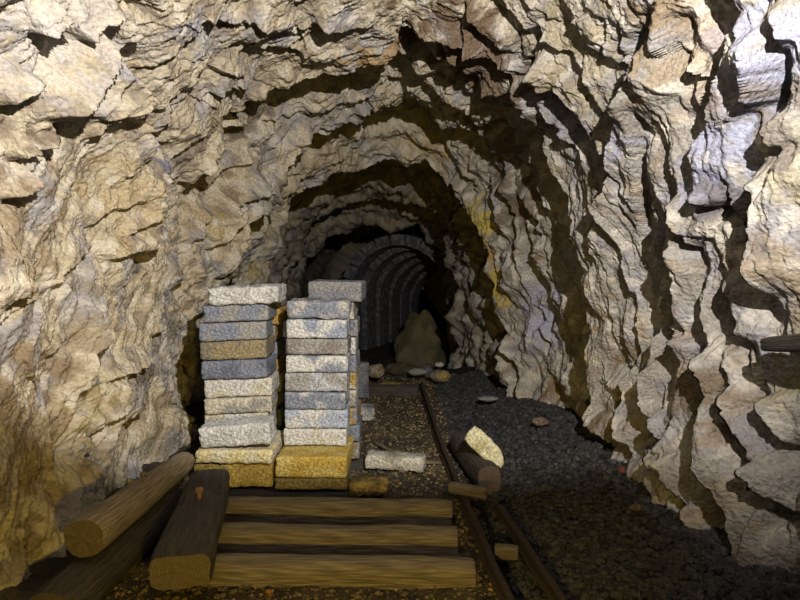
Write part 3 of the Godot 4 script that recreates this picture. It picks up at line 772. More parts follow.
func gravel(called: String, label: String, category: String, count: int, spot: Callable) -> void:
	var holder := thing(called)
	tag(holder, label, category)
	holder.set_meta("kind", "stuff")
	for v in 4:
		var mm := MultiMesh.new()
		mm.transform_format = MultiMesh.TRANSFORM_3D
		mm.use_colors = true
		mm.mesh = pebble_mesh(70 + v)
		mm.instance_count = count / 4
		for i in count / 4:
			var s: Array = spot.call()
			var b := Basis.from_euler(Vector3(rng.randf() * TAU, rng.randf() * TAU, rng.randf() * TAU)).scaled(Vector3(s[1], s[1] * rng.randf_range(0.6, 1.0), s[1] * rng.randf_range(0.7, 1.2)))
			mm.set_instance_transform(i, Transform3D(b, s[0]))
			mm.set_instance_color(i, s[2])
		var o := MultiMeshInstance3D.new()
		o.name = "stones"
		o.multimesh = mm
		o.material_override = M.gravel
		o.set_meta("kind", "stuff")
		holder.add_child(o, true)


func heap_spot() -> Array:
	var d := 1.9 * pow(6.6 / 1.9, rng.randf())
	var lim := 1.36 if d < 4.0 else lerpf(1.34, 0.85, clampf((d - 4.0) / 1.8, 0, 1))
	var x := rng.randf_range(0.44 if d < 3.6 else 0.34, lim)
	var r := 0.006 + 0.02 * pow(rng.randf(), 3.0)
	var g := rng.randf_range(0.008, 0.03)
	return [Vector3(x, floor_y(x, d) + r * 0.3, -d), r, Color(g, g * 0.98, g * 1.03)]


func ballast_spot() -> Array:
	var d := 1.9 * pow(6.8 / 1.9, rng.randf())
	var x := rng.randf_range(-1.25, 0.4)
	var r := 0.003 + 0.010 * pow(rng.randf(), 3.0)
	var g := rng.randf_range(0.5, 1.25) * (1.5 if rng.randf() < 0.08 else 1.0)
	return [Vector3(x, floor_y(x, d) + r * 0.3, -d), r, Color(0.12 * g, 0.09 * g, 0.045 * g)]


# ---- blocks --------------------------------------------------------------------------------------
# a rough stone block: a box with worn, chipped edges; colour varies in patches between two tones
func block_mesh(size: Vector3, sd: int, ca: Color, cb: Color, wear := 0.012, amp := 0.006, split := 0.0, bias := Vector3.ZERO) -> ArrayMesh:
	var st := SurfaceTool.new()
	st.begin(Mesh.PRIMITIVE_TRIANGLES)
	var half := size * 0.5
	var cnt := Vector3i(clampi(int(size.x / 0.016), 4, 26), clampi(int(size.y / 0.012), 4, 26), clampi(int(size.z / 0.016), 4, 26))
	var off := Vector3(sd * 3.7, sd * 1.9, sd * 7.3)
	for ax in 3:
		var b := (ax + 1) % 3
		var c := (ax + 2) % 3
		for sgn in [-1.0, 1.0]:
			var g := []
			for i in cnt[b] + 1:
				var row := []
				for j in cnt[c] + 1:
					var p := Vector3.ZERO
					p[ax] = half[ax] * sgn
					p[b] = lerpf(-half[b], half[b], float(i) / cnt[b])
					p[c] = lerpf(-half[c], half[c], float(j) / cnt[c])
					var nz := n_mid.get_noise_3dv(p * 2.2 + off)
					var r := wear * (1.0 + 1.3 * nz)
					r = clampf(r, 0.002, minf(half.y, minf(half.x, half.z)) * 0.9)
					var inner := half - Vector3(r, r, r)
					var q := p.clamp(-inner, inner)
					var dv := p - q
					var dirn := dv.normalized()
					p = q + dirn * minf(r, dv.length())
					if split > 0.0:
						p.y += split * p.x * 0.5
					var nn := n_mid.get_noise_3dv(p * 4.0 + off * 2.0)
					var n2 := n_fine.get_noise_3dv(p * 1.6 + off)
					p += Vector3(nn, n_mid.get_noise_3dv(p * 4.0 - off), n2) * amp + dirn * n2 * amp * 0.8
					var w := smoothstep(-0.22, 0.3, n_col.get_noise_3dv(p * 2.4 + off) * 1.4 + n2 * 0.35 + bias.dot(p / size))
					row.append([p, ca.lerp(cb, w)])
				g.append(row)
			for i in cnt[b]:
				for j in cnt[c]:
					var quad := [g[i][j], g[i + 1][j], g[i][j + 1], g[i][j + 1], g[i + 1][j], g[i + 1][j + 1]]
					if sgn > 0.0:
						quad = [g[i][j], g[i][j + 1], g[i + 1][j], g[i][j + 1], g[i + 1][j + 1], g[i + 1][j]]
					for v in quad:
						st.set_smooth_group(0)
						st.set_color(v[1])
						st.add_vertex(v[0])
	st.generate_normals()
	st.index()
	return st.commit()


func lin(r: float, g: float, b: float) -> Color:
	return Color(r, g, b).srgb_to_linear()


const ORD := ["topmost", "second", "third", "fourth", "fifth", "sixth", "seventh", "eighth", "ninth", "tenth", "lowest"]


func place_block(called: String, label: String, category: String, group: String, size: Vector3, at: Vector3, turn: Vector3, mesh: Mesh, mat: Material = null) -> Node3D:
	var o := part(called, mesh, mat if mat else M.stone, self)
	o.position = at
	o.rotation_degrees = turn
	tag(o, label, category, group)
	return o


func build_stacks() -> void:
	# courses from the top down: left, right, bottom, height, forward offset, colours, words
	var left := [
		[-0.823, 0.981, -3.37, 0.372, 0.092, 0.24, 2.2, -2, 0, lin(0.839, 0.839, 0.824), lin(0.745, 0.737, 0.729), "pale ragged", 0.014, 0.01],
		[-0.874, 0.888, -3.4, 0.343, 0.088, 0.24, 2.2, 0, 0, lin(0.533, 0.557, 0.62), lin(0.627, 0.62, 0.604), "blue-grey"],
		[-0.89, 0.789, -3.38, 0.352, 0.093, 0.24, 2.2, 2, 0, lin(0.627, 0.62, 0.604), lin(0.533, 0.557, 0.62), "grey"],
		[-0.89, 0.685, -3.4, 0.354, 0.099, 0.24, 2.2, 0, 0, lin(0.541, 0.51, 0.439), lin(0.612, 0.557, 0.431), "brown and ochre"],
		[-0.882, 0.58, -3.39, 0.353, 0.099, 0.24, 2.2, -2, 0, lin(0.439, 0.471, 0.541), lin(0.533, 0.557, 0.62), "dark blue-grey"],
		[-0.871, 0.48, -3.41, 0.365, 0.095, 0.24, 2.2, 0, 0, lin(0.816, 0.792, 0.714), lin(0.839, 0.839, 0.824), "cream"],
		[-0.876, 0.391, -3.4, 0.359, 0.084, 0.24, 2.2, 2, 0, lin(0.816, 0.792, 0.714), lin(0.627, 0.62, 0.604), "cream and grey"],
		[-0.884, 0.253, -3.42, 0.345, 0.132, 0.24, 2.2, 0, 0, lin(0.839, 0.839, 0.824), lin(0.816, 0.792, 0.714), "mostly hidden pale"],
		[-0.845, 0.265, -3.23, 0.367, 0.109, 0.15, 5, -2, 4, lin(0.878, 0.886, 0.886), lin(0.804, 0.816, 0.808), "tilted protruding white", 0.012, 0.007],
		[-0.85, 0.171, -3.23, 0.397, 0.07, 0.4, 0, -1, 0, lin(0.91, 0.863, 0.667), lin(0.91, 0.886, 0.784), "thin pale yellow", 0.012, 0.006],
		[-0.868, 0.035, -3.27, 0.407, 0.13, 0.38, 0, 0, 0, lin(0.8, 0.698, 0.376), lin(0.722, 0.62, 0.306), "thick ochre, lamplight-tinted"],  # yellow of the low lamp is put into this block's colour
	]
	var right := [
		[-0.439, 0.902, -3.4, 0.332, 0.093, 0.24, -0.5, 1, 0, lin(0.533, 0.557, 0.62), lin(0.737, 0.729, 0.706), "worn-edged grey", 0.02, 0.008],
		[-0.443, 0.798, -3.39, 0.321, 0.098, 0.24, -0.5, 0, 0, lin(0.612, 0.643, 0.714), lin(0.839, 0.839, 0.824), "light blue-grey"],
		[-0.442, 0.71, -3.4, 0.327, 0.083, 0.24, -0.5, -1, 0, lin(0.627, 0.62, 0.604), lin(0.549, 0.525, 0.502), "mottled grey"],
		[-0.443, 0.616, -3.385, 0.331, 0.088, 0.24, -0.5, 1, 0, lin(0.839, 0.839, 0.824), lin(0.533, 0.557, 0.62), "whitish"],
		[-0.45, 0.511, -3.4, 0.332, 0.1, 0.24, -0.5, 0, 0, lin(0.745, 0.761, 0.792), lin(0.627, 0.62, 0.604), "light grey"],
		[-0.452, 0.416, -3.39, 0.326, 0.089, 0.24, -0.5, -1, 0, lin(0.533, 0.557, 0.62), lin(0.839, 0.839, 0.824), "grey-blue"],
		[-0.453, 0.31, -3.4, 0.338, 0.101, 0.24, -0.5, 1, 0, lin(0.69, 0.729, 0.808), lin(0.839, 0.839, 0.824), "pale blue"],
		[-0.458, 0.215, -3.4, 0.338, 0.09, 0.24, -0.5, 0, 0, lin(0.839, 0.839, 0.824), lin(0.816, 0.792, 0.714), "narrow whitish"],
		[-0.452, 0.101, -3.22, 0.365, 0.107, 0.42, 0, -1, 0, lin(0.886, 0.8, 0.486), lin(0.808, 0.69, 0.322), "jutting bright ochre-yellow, lamplight-tinted", 0.008, 0.004],  # yellow lamplight coloured in, besides the warm lamp itself
		[-0.461, 0.035, -3.23, 0.372, 0.06, 0.41, 0, 1, 0, lin(0.588, 0.525, 0.329), lin(0.502, 0.439, 0.267), "thin dull ochre, lamplight-tinted"],  # dim yellow lamplight coloured into the stone
	]
	var lback := [
		[-0.875, 0.935, -3.714, 0.351, 0.092, 0.26, 0, 1.77, 0, lin(0.573, 0.51, 0.384), lin(0.627, 0.62, 0.604), "brown"],
		[-0.873, 0.836, -3.729, 0.353, 0.093, 0.26, 0, -0.138, 0, lin(0.69, 0.573, 0.329), lin(0.69, 0.573, 0.329), "ochre"],
		[-0.903, 0.737, -3.727, 0.352, 0.094, 0.26, 0, -0.513, 0, lin(0.533, 0.557, 0.62), lin(0.69, 0.573, 0.329), "blue-grey"],
		[-0.891, 0.638, -3.728, 0.353, 0.094, 0.26, 0, -1.003, 0, lin(0.439, 0.471, 0.541), lin(0.533, 0.557, 0.62), "dark blue-grey"],
		[-0.89, 0.538, -3.726, 0.352, 0.094, 0.26, 0, 1.47, 0, lin(0.69, 0.573, 0.329), lin(0.533, 0.557, 0.62), "ochre"],
		[-0.878, 0.438, -3.729, 0.353, 0.095, 0.26, 0, 0.472, 0, lin(0.816, 0.792, 0.714), lin(0.533, 0.557, 0.62), "cream"],
		[-0.896, 0.338, -3.711, 0.351, 0.094, 0.26, 0, -1.979, 0, lin(0.816, 0.792, 0.714), lin(0.533, 0.557, 0.62), "cream"],
		[-0.871, 0.237, -3.727, 0.352, 0.095, 0.26, 0, -1.334, 0, lin(0.439, 0.471, 0.541), lin(0.533, 0.557, 0.62), "dark blue-grey"],
		[-0.883, 0.137, -3.716, 0.351, 0.095, 0.26, 0, -1.181, 0, lin(0.627, 0.62, 0.604), lin(0.533, 0.557, 0.62), "grey"],
		[-0.867, 0.035, -3.712, 0.351, 0.096, 0.26, 0, -0.805, 0, lin(0.69, 0.573, 0.329), lin(0.533, 0.557, 0.62), "ochre"],
	]
	var rback := [
		[-0.372, 0.973, -3.72, 0.311, 0.113, 0.26, -1, -3, 0, lin(0.588, 0.588, 0.596), lin(0.549, 0.549, 0.557), "long grey"],
		[-0.441, 0.868, -3.727, 0.352, 0.097, 0.26, 0, -1.739, 0, lin(0.627, 0.62, 0.604), lin(0.816, 0.792, 0.714), "grey"],
		[-0.426, 0.765, -3.73, 0.353, 0.098, 0.26, 0, 0.712, 0, lin(0.627, 0.62, 0.604), lin(0.439, 0.471, 0.541), "grey"],
		[-0.434, 0.662, -3.714, 0.351, 0.097, 0.26, 0, -0.077, 0, lin(0.627, 0.62, 0.604), lin(0.839, 0.839, 0.824), "grey"],
		[-0.428, 0.559, -3.716, 0.351, 0.098, 0.26, 0, -1.772, 0, lin(0.627, 0.62, 0.604), lin(0.533, 0.557, 0.62), "grey"],
		[-0.433, 0.455, -3.722, 0.352, 0.098, 0.26, 0, 0.196, 0, lin(0.839, 0.839, 0.824), lin(0.69, 0.573, 0.329), "pale"],
		[-0.432, 0.351, -3.713, 0.351, 0.099, 0.26, 0, -0.189, 0, lin(0.816, 0.792, 0.714), lin(0.627, 0.62, 0.604), "cream"],
		[-0.423, 0.246, -3.711, 0.351, 0.099, 0.26, 0, -1.524, 0, lin(0.69, 0.573, 0.329), lin(0.533, 0.557, 0.62), "ochre"],
		[-0.413, 0.141, -3.723, 0.352, 0.1, 0.26, 0, -0.581, 0, lin(0.533, 0.557, 0.62), lin(0.439, 0.471, 0.541), "blue-grey"],
		[-0.419, 0.035, -3.728, 0.353, 0.1, 0.26, 0, 0.994, 0, lin(0.573, 0.51, 0.384), lin(0.627, 0.62, 0.604), "brown"],
	]
	var k := 0
	for set_ in [[left, "left stack", "blocks of the left stack"], [right, "right stack", "blocks of the right stack"], [lback, "row behind the left stack", "blocks behind the left stack"], [rback, "row behind the right stack", "blocks behind the right stack"]]:
		var n: int = set_[0].size()
		for i in n:
			var a: Array = set_[0][i]
			# [x centre, y bottom, z front, width, height, depth, roll, yaw, pitch, colour a, colour b, words]
			var size := Vector3(a[3], a[4], a[5])
			var word: String = "lowest" if i == n - 1 else ("topmost" if i == 0 else ORD[i] + " from the top")
			var mesh := block_mesh(size, 100 + k, a[9], a[10], a[12] if a.size() > 12 else 0.007, a[13] if a.size() > 13 else 0.005, 0.0, a[14] if a.size() > 14 else Vector3.ZERO)
			place_block("stone_block", "%s stone block, %s in the %s" % [a[11], word, set_[1]], "block", set_[2], size, Vector3(a[0], a[1] + a[4] * 0.5, a[2] - a[5] * 0.5), Vector3(a[8], a[7], a[6]), mesh)
			k += 1


# ---- timber ----------------------------------------------------------------------------------------
# a timber along local +Z from 0 to length; the section is a superellipse (power 2 round, 6 square)
func timber_body(length: float, w0: Vector2, w1: Vector2, power: float, sd: int, rough: float, nl := 40, na := 36) -> ArrayMesh:
	var st := SurfaceTool.new()
	st.begin(Mesh.PRIMITIVE_TRIANGLES)
	var g := []
	for i in nl + 1:
		var t := float(i) / nl
		g.append(timber_ring(t, length, w0, w1, power, sd, rough, na))
	for i in nl:
		for j in na:
			for q in [[i, j], [i + 1, j], [i, j + 1], [i, j + 1], [i + 1, j], [i + 1, j + 1]]:
				st.set_smooth_group(0)
				st.set_uv(Vector2(length * q[0] / nl, 0.5 * q[1] / na))
				st.add_vertex(g[q[0]][q[1] % na])
	st.generate_normals()
	st.index()
	return st.commit()


func timber_ring(t: float, length: float, w0: Vector2, w1: Vector2, power: float, sd: int, rough: float, na: int) -> Array:
	var row := []
	var w := w0.lerp(w1, t) * 0.5
	for j in na:
		var a := -TAU * j / na
		var c := cos(a)
		var s := sin(a)
		var r := pow(pow(absf(c), power) + pow(absf(s), power), -1.0 / power)
		var z := t * length
		var nz := n_mid.get_noise_3d(c * 0.12 + sd * 3.1, s * 0.12, z * 0.5) + 0.5 * n_fine.get_noise_3d(c * 0.25 + sd, s * 0.25, z * 0.12)
		var e := 1.0 - 0.06 * (smoothstep(0.03, 0.0, z) + smoothstep(length - 0.03, length, z))
		row.append(Vector3(c * r * w.x * e + nz * rough * c, s * r * w.y * e + nz * rough * s, z + n_fine.get_noise_2d(c * 0.1 + sd, s * 0.1) * 0.006))
	return row


func timber_cap(t: float, length: float, w0: Vector2, w1: Vector2, power: float, sd: int, rough: float, na := 36) -> ArrayMesh:
	var st := SurfaceTool.new()
	st.begin(Mesh.PRIMITIVE_TRIANGLES)
	var row := timber_ring(t, length, w0, w1, power, sd, rough, na)
	var w := w0.lerp(w1, t)
	var mid := Vector3(0, 0, t * length)
	var rings := [row]
	for k in range(1, 4):
		var inner := []
		for p in row:
			var q: Vector3 = p.lerp(mid, k / 4.0)
			q.z += n_fine.get_noise_2d(q.x * 2.0 + sd, q.y * 2.0) * 0.004
			inner.append(q)
		rings.append(inner)
	for k in 3:
		for j in na:
			var i := (j + 1) % na
			cap_tri(st, [rings[k][j], rings[k][i], rings[k + 1][j]], w, t)
			cap_tri(st, [rings[k][i], rings[k + 1][i], rings[k + 1][j]], w, t)
	for j in na:
		cap_tri(st, [rings[3][j], rings[3][(j + 1) % na], mid], w, t)
	st.generate_normals()
	return st.commit()


func cap_tri(st: SurfaceTool, tri: Array, w: Vector2, t: float) -> void:
	if t > 0.5:
		tri = [tri[0], tri[2], tri[1]]
	for p in tri:
		st.set_smooth_group(0)
		st.set_uv(Vector2(p.x / w.x + 0.5, p.y / w.y + 0.5))
		st.add_vertex(p)


func timber(called: String, label: String, category: String, a: Vector3, b: Vector3, w0: Vector2, w1: Vector2, power: float, sd: int, rough: float, mat: Material, endm: Material, group := "", roll := 0.0) -> Node3D:
	var o := thing(called, a)
	tag(o, label, category, group)
	var z := (b - a).normalized()
	var x := Vector3.UP.cross(z).normalized()
	o.basis = Basis(x, z.cross(x), z) * Basis(Vector3(0, 0, 1), deg_to_rad(roll))
	var l := a.distance_to(b)
	part("body", timber_body(l, w0, w1, power, sd, rough), mat, o)
	part("cut_end", timber_cap(0.0, l, w0, w1, power, sd, rough), endm, o)
	part("cut_end", timber_cap(1.0, l, w0, w1, power, sd, rough), endm, o)
	return o


func build_timbers() -> void:
	# sleepers
	var sl := [[2.41, -0.90, 0.285, "nearest"], [2.70, -0.93, 0.245, "middle"], [3.0, -0.96, 0.245, "farthest"]]
	for i in 3:
		var a: Array = sl[i]
		timber("railway_sleeper", "worn wooden sleeper, %s of the three bare ones in front of the stacks" % a[3], "sleeper", Vector3(a[1], 0.012, -a[0]), Vector3(a[2], 0.008, -a[0] + 0.015), Vector2(0.125, 0.13), Vector2(0.12, 0.125), 3.4, 40 + i, 0.010, M.wood_sleeper, M.end, "bare sleepers before the stacks")
	timber("railway_sleeper", "dark far sleeper lying beyond the stacks near the rubble", "sleeper", Vector3(-0.5, 0.02, -5.75), Vector3(0.16, 0.02, -5.7), Vector2(0.14, 0.1), Vector2(0.14, 0.1), 4.0, 46, 0.008, M.wood_dark, M.end_dark)
	for a in [[3.32, "sleeper under the front of the block stacks"], [3.78, "sleeper under the back rows of the block stacks"]]:
		timber("railway_sleeper", "dark wooden " + a[1], "sleeper", Vector3(-1.12, -0.042, -a[0]), Vector3(-0.22, -0.042, -a[0]), Vector2(0.16, 0.105), Vector2(0.16, 0.105), 5.0, 44, 0.004, M.wood_dark, M.end_dark, "sleepers under the stacks")
	# timbers on the left
	var t := timber("squared_timber", "dark squared timber with a bolt on top, lying on the sleepers", "timber", Vector3(-0.76, 0.147, -2.15), Vector3(-0.915, 0.147, -3.05), Vector2(0.215, 0.125), Vector2(0.18, 0.125), 5.0, 50, 0.010, M.wood_dark, M.end)
	var bolt := part("bolt", bolt_mesh(), M.bolt, t)
	bolt.position = Vector3(0.0, 0.055, 0.50)
	bolt.set_meta("label", "rusty bolt standing up from the timber")
	timber("round_log", "pale debarked log leaning across timbers against the left wall", "log", Vector3(-1.105, 0.250, -2.18), Vector3(-1.065, 0.222, -3.12), Vector2(0.150, 0.140), Vector2(0.105, 0.100), 2.3, 51, 0.006, M.wood, M.end)
	timber("round_log", "dark log in shadow underneath the pale log", "log", Vector3(-1.13, 0.078, -2.0), Vector3(-1.075, 0.078, -2.98), Vector2(0.165, 0.155), Vector2(0.15, 0.145), 2.6, 52, 0.008, M.wood_dark, M.end_dark)
	# right of the track
	timber("log_section", "short dark log with its cut end facing out, below the pale slab", "log", Vector3(0.462, 0.078, -3.25), Vector3(0.375, 0.078, -3.92), Vector2(0.125, 0.160), Vector2(0.125, 0.150), 3.0, 53, 0.005, M.wood_dark, M.end_dark)
	timber("plank", "short brown plank lying against the short dark log", "plank", Vector3(0.25, 0.088, -3.13), Vector3(0.42, 0.087, -3.04), Vector2(0.045, 0.05), Vector2(0.045, 0.05), 6.0, 54, 0.003, M.wood_sleeper, M.end)
	timber("plank", "brown cross plank between the rusty rails at lower right", "plank", Vector3(0.39, 0.03, -2.56), Vector3(0.480, 0.03, -2.54), Vector2(0.05, 0.05), Vector2(0.05, 0.05), 6.0, 55, 0.003, M.wood_sleeper, M.end)
	timber("stick", "thin reddish stick lying above the fallen white block", "stick", Vector3(-0.15, 0.02, -4.1), Vector3(0.0, 0.02, -3.85), Vector2(0.018, 0.016), Vector2(0.014, 0.014), 2.0, 56, 0.002, M.wood, M.end)
	timber("stick", "short ochre splinter beside the right end of fallen block", "stick", Vector3(0.15, 0.02, -3.72), Vector3(0.235, 0.02, -3.71), Vector2(0.03, 0.02), Vector2(0.015, 0.015), 3.0, 57, 0.002, M.wood, M.end)
	timber("timber_stub", "brown timber stub wedged in the right wall at frame edge", "timber", Vector3(1.20, 0.952, -2.06), Vector3(1.245, 0.997, -1.82), Vector2(0.09, 0.045), Vector2(0.10, 0.06), 5.0, 58, 0.004, M.wood_dark, M.end_dark)
	# rails
	rail("rail", "long thin rusty rail running beside the sleeper ends", [Vector3(0.40, 0.012, -1.9), Vector3(0.365, 0.012, -2.3), Vector3(0.335, 0.012, -2.8), Vector3(0.30, 0.012, -3.3), Vector3(0.255, 0.012, -4.2), Vector3(0.21, 0.012, -5.5), Vector3(0.205, 0.008, -5.95)])
	rail("rail", "rusty rail half buried at the edge of the dark rubble", [Vector3(0.575, 0.015, -1.9), Vector3(0.545, 0.015, -2.25), Vector3(0.515, 0.01, -2.6), Vector3(0.48, -0.005, -3.0)])


func bolt_mesh() -> ArrayMesh:
	var st := SurfaceTool.new()
	st.begin(Mesh.PRIMITIVE_TRIANGLES)
	var prof := [[0.0, 0.0], [0.009, 0.0], [0.009, 0.040], [0.018, 0.042], [0.018, 0.056], [0.012, 0.062], [0.0, 0.062]]
	for i in prof.size() - 1:
		for j in 10:
			var a := TAU * j / 10
			var b := TAU * (j + 1) / 10
			var p0 := Vector3(cos(a) * prof[i][0], prof[i][1], sin(a) * prof[i][0])
			var p1 := Vector3(cos(b) * prof[i][0], prof[i][1], sin(b) * prof[i][0])
			var p2 := Vector3(cos(a) * prof[i + 1][0], prof[i + 1][1], sin(a) * prof[i + 1][0])
			var p3 := Vector3(cos(b) * prof[i + 1][0], prof[i + 1][1], sin(b) * prof[i + 1][0])
			for p in [p0, p1, p2, p1, p3, p2]:
				st.set_smooth_group(-1)
				st.add_vertex(p)
	st.generate_normals()
	return st.commit()


func rail(called: String, label: String, pts: Array) -> void:
	# light mine rail: foot, web and head swept along the floor
	var prof := [Vector2(-0.022, 0), Vector2(0.022, 0), Vector2(0.022, 0.006), Vector2(0.005, 0.010), Vector2(0.005, 0.034), Vector2(0.013, 0.038), Vector2(0.012, 0.050), Vector2(-0.012, 0.050), Vector2(-0.013, 0.038), Vector2(-0.005, 0.034), Vector2(-0.005, 0.010), Vector2(-0.022, 0.006)]
	var cv := Curve3D.new()
	for p in pts:
		cv.add_point(p - pts[0])
	var st := SurfaceTool.new()
	st.begin(Mesh.PRIMITIVE_TRIANGLES)
	var n := 40
	var g := []
	for i in n + 1:
		var l := cv.get_baked_length() * i / n
		var c := cv.sample_baked(l)
		var z := (cv.sample_baked(minf(l + 0.05, cv.get_baked_length())) - cv.sample_baked(maxf(l - 0.05, 0))).normalized()
		var x := z.cross(Vector3.UP).normalized()
		var row := []
		for q in prof:
			row.append(c + x * (q.x + n_mid.get_noise_1d(l * 0.5) * 0.006) + Vector3.UP * (q.y + n_fine.get_noise_2d(q.x * 5.0, l) * 0.002))
		g.append(row)
	var k := prof.size()
	for i in n:
		for j in k:
			var jj := (j + 1) % k
			for p in [g[i][j], g[i + 1][j], g[i][jj], g[i][jj], g[i + 1][j], g[i + 1][jj]]:
				st.set_smooth_group(-1)
				st.add_vertex(p)
	for e in [0, n]:
		for j in range(1, k - 1):
			for p in [g[e][0], g[e][j], g[e][j + 1]]:
				st.set_smooth_group(-1)
				st.add_vertex(p)
	st.generate_normals()
	var o := part(called, st.commit(), M.rust, self)
	o.position = pts[0]
	tag(o, label, "rail")


# ---- loose stones -----------------------------------------------------------------------------------
func boulder_mesh(size: Vector3, sd: int, ca: Color, cb: Color, n := 26, taper := 0.0) -> ArrayMesh:
	var st := SurfaceTool.new()
	st.begin(Mesh.PRIMITIVE_TRIANGLES)
	var g := []
	for i in n + 1:
		var row := []
		var ph := PI * i / n
		for j in n * 2:
			var a := -TAU * j / (n * 2)
			var dirn := Vector3(sin(ph) * cos(a), cos(ph), sin(ph) * sin(a))
			var q := dirn * 0.35 + Vector3(sd * 2.3, sd, 0)
			var r := 1.0 + n_low.get_noise_3dv(q * 1.6) * 0.55 + n_mid.get_noise_3dv(q) * 0.2 + n_fine.get_noise_3dv(q * 0.7) * 0.05
			# flat facets, as broken rock has
			r = minf(r, 1.02 + 0.25 * n_cell.get_noise_3dv(q * 0.6))
			var w := smoothstep(-0.2, 0.3, n_col.get_noise_3dv(q * 1.5))
			var p := dirn * r
			var tp := 1.0 - taper * p.y
			row.append([Vector3(p.x * tp, p.y, p.z * tp) * size * 0.5, ca.lerp(cb, w)])
		g.append(row)
	var m := n * 2
	for i in n:
		for j in m:
			for q in [[i, j], [i, (j + 1) % m], [i + 1, j], [i, (j + 1) % m], [i + 1, (j + 1) % m], [i + 1, j]]:
				st.set_smooth_group(0)
				st.set_color(g[q[0]][q[1]][1])
				st.add_vertex(g[q[0]][q[1]][0])
	st.generate_normals()
	st.index()
	return st.commit()


func build_loose() -> void:
	var white_a := lin(0.80, 0.79, 0.74)
	var white_b := lin(0.62, 0.60, 0.54)
	var och_a := lin(0.66, 0.56, 0.30)
	var och_b := lin(0.50, 0.42, 0.24)
	var grey_a := lin(0.52, 0.53, 0.56)
	var grey_b := lin(0.40, 0.40, 0.43)
	var s := Vector3(0.345, 0.085, 0.12)
	place_block("stone_block", "fallen white stone block lying on the track right of the stacks", "block", "", s, Vector3(-0.025, 0.040, -3.68), Vector3(0, -9, -1.5), block_mesh(s, 301, white_a, white_b, 0.016, 0.008))
	s = Vector3(0.20, 0.075, 0.13)
	place_block("stone_block", "broken ochre, lamplight-tinted block at the foot of the right stack's corner", "block", "", s, Vector3(-0.165, 0.035, -3.27), Vector3(0, -6, 0), block_mesh(s, 302, och_a, och_b, 0.030, 0.014))  # the warm lamp's yellow is also in this block's colour
	s = Vector3(0.26, 0.10, 0.16)
	place_block("stone_block", "pale block half hidden behind the right stack, lying on the ground", "block", "", s, Vector3(-0.325, 0.052, -4.80), Vector3(0, 4, 0), block_mesh(s, 303, white_a, grey_a, 0.012, 0.006))
	s = Vector3(0.20, 0.31, 0.12)
	place_block("stone_block", "blue-grey block standing upright behind the right stack", "block", "", s, Vector3(-0.375, 0.15, -5.58), Vector3(0, 6, 0), block_mesh(s, 304, grey_a, grey_b, 0.010, 0.005))
	var st := [
		["pale tan stone beside the upright grey block", Vector3(-0.225, 0.13, -6.1), Vector3(0.20, 0.17, 0.16), white_b, och_b, 3.0],
		["flat ochre slab lying in front of the far rubble", Vector3(-0.09, 0.03, -5.95), Vector3(0.28, 0.06, 0.14), och_a, och_b, 5.0],
		["pale wedge of rubble left of the far ochre lump", Vector3(0.17, 0.085, -6.3), Vector3(0.22, 0.09, 0.14), white_b, grey_a, 7.0],
		["ochre lump of rubble near the right wall's foot", Vector3(0.385, 0.09, -6.05), Vector3(0.24, 0.15, 0.16), och_a, grey_b, 9.0],
		["small white stone on top of the far rubble", Vector3(0.38, 0.185, -6.15), Vector3(0.11, 0.06, 0.09), white_a, white_b, 11.0],
		["dark rubble stone between the pale wedge and ochre lump", Vector3(0.27, 0.07, -6.45), Vector3(0.2, 0.16, 0.18), grey_b, lin(0.25, 0.23, 0.2), 13.0],
		["dark rubble mound stone in the middle of the far floor", Vector3(0.0, 0.06, -6.6), Vector3(0.4, 0.16, 0.25), lin(0.33, 0.3, 0.22), lin(0.25, 0.22, 0.17), 15.0],
		["small pale flake at the foot of the right wall's inner buttress", Vector3(0.70, 0.10, -5.05), Vector3(0.20, 0.05, 0.12), white_b, grey_a, 17.0],
		["pinkish splinter of rock on the dark rubble by the right wall", Vector3(0.92, 0.15, -4.15), Vector3(0.13, 0.07, 0.06), lin(0.55, 0.46, 0.42), lin(0.4, 0.34, 0.3), 19.0],
		["small reddish pebble on the dark rubble", Vector3(0.80, 0.075, -2.97), Vector3(0.022, 0.02, 0.02), lin(0.75, 0.42, 0.32), lin(0.6, 0.35, 0.3), 21.0],
		["tan flat stone on dark rubble under the right wall", Vector3(1.02, 0.155, -2.70), Vector3(0.075, 0.04, 0.05), lin(0.48, 0.42, 0.32), lin(0.4, 0.35, 0.28), 23.0],
		["red stone where the dark rubble meets the right wall", Vector3(1.10, 0.175, -3.12), Vector3(0.06, 0.05, 0.05), lin(0.5, 0.28, 0.24), lin(0.38, 0.24, 0.2), 25.0],
		["small stone resting on top of the pale log", Vector3(-1.085, 0.335, -2.52), Vector3(0.035, 0.03, 0.03), white_b, grey_b, 27.0],
		["second little stone on top of the pale log", Vector3(-1.06, 0.335, -2.60), Vector3(0.04, 0.03, 0.03), och_b, grey_a, 29.0],
		["orange leaf-sized chip in the ballast before the nearest sleeper", Vector3(-0.48, 0.012, -2.27), Vector3(0.035, 0.02, 0.025), lin(0.72, 0.5, 0.15), lin(0.6, 0.42, 0.15), 31.0],
	]
	for a in st:
		var o := part("loose_stone", boulder_mesh(a[2], int(a[5]), a[3], a[4], 14), M.stone, self)
		o.position = a[1]
		tag(o, a[0], "stone")
	# the pale pointed slab on the short log
	var slab := part("pointed_slab", slab_mesh(), M.stone, self)
	slab.position = Vector3(0.462, 0.205, -3.40)
	slab.rotation_degrees = Vector3(-28, -8, -42)
	tag(slab, "pale cream pointed slab leaning on the short dark log", "slab")
	var b := part("boulder", boulder_mesh(Vector3(0.98, 1.30, 0.8), 41, lin(0.54, 0.51, 0.37), lin(0.40, 0.38, 0.29), 30, 0.35), M.stone, self)
	b.position = Vector3(0.34, -0.20, -10.2)
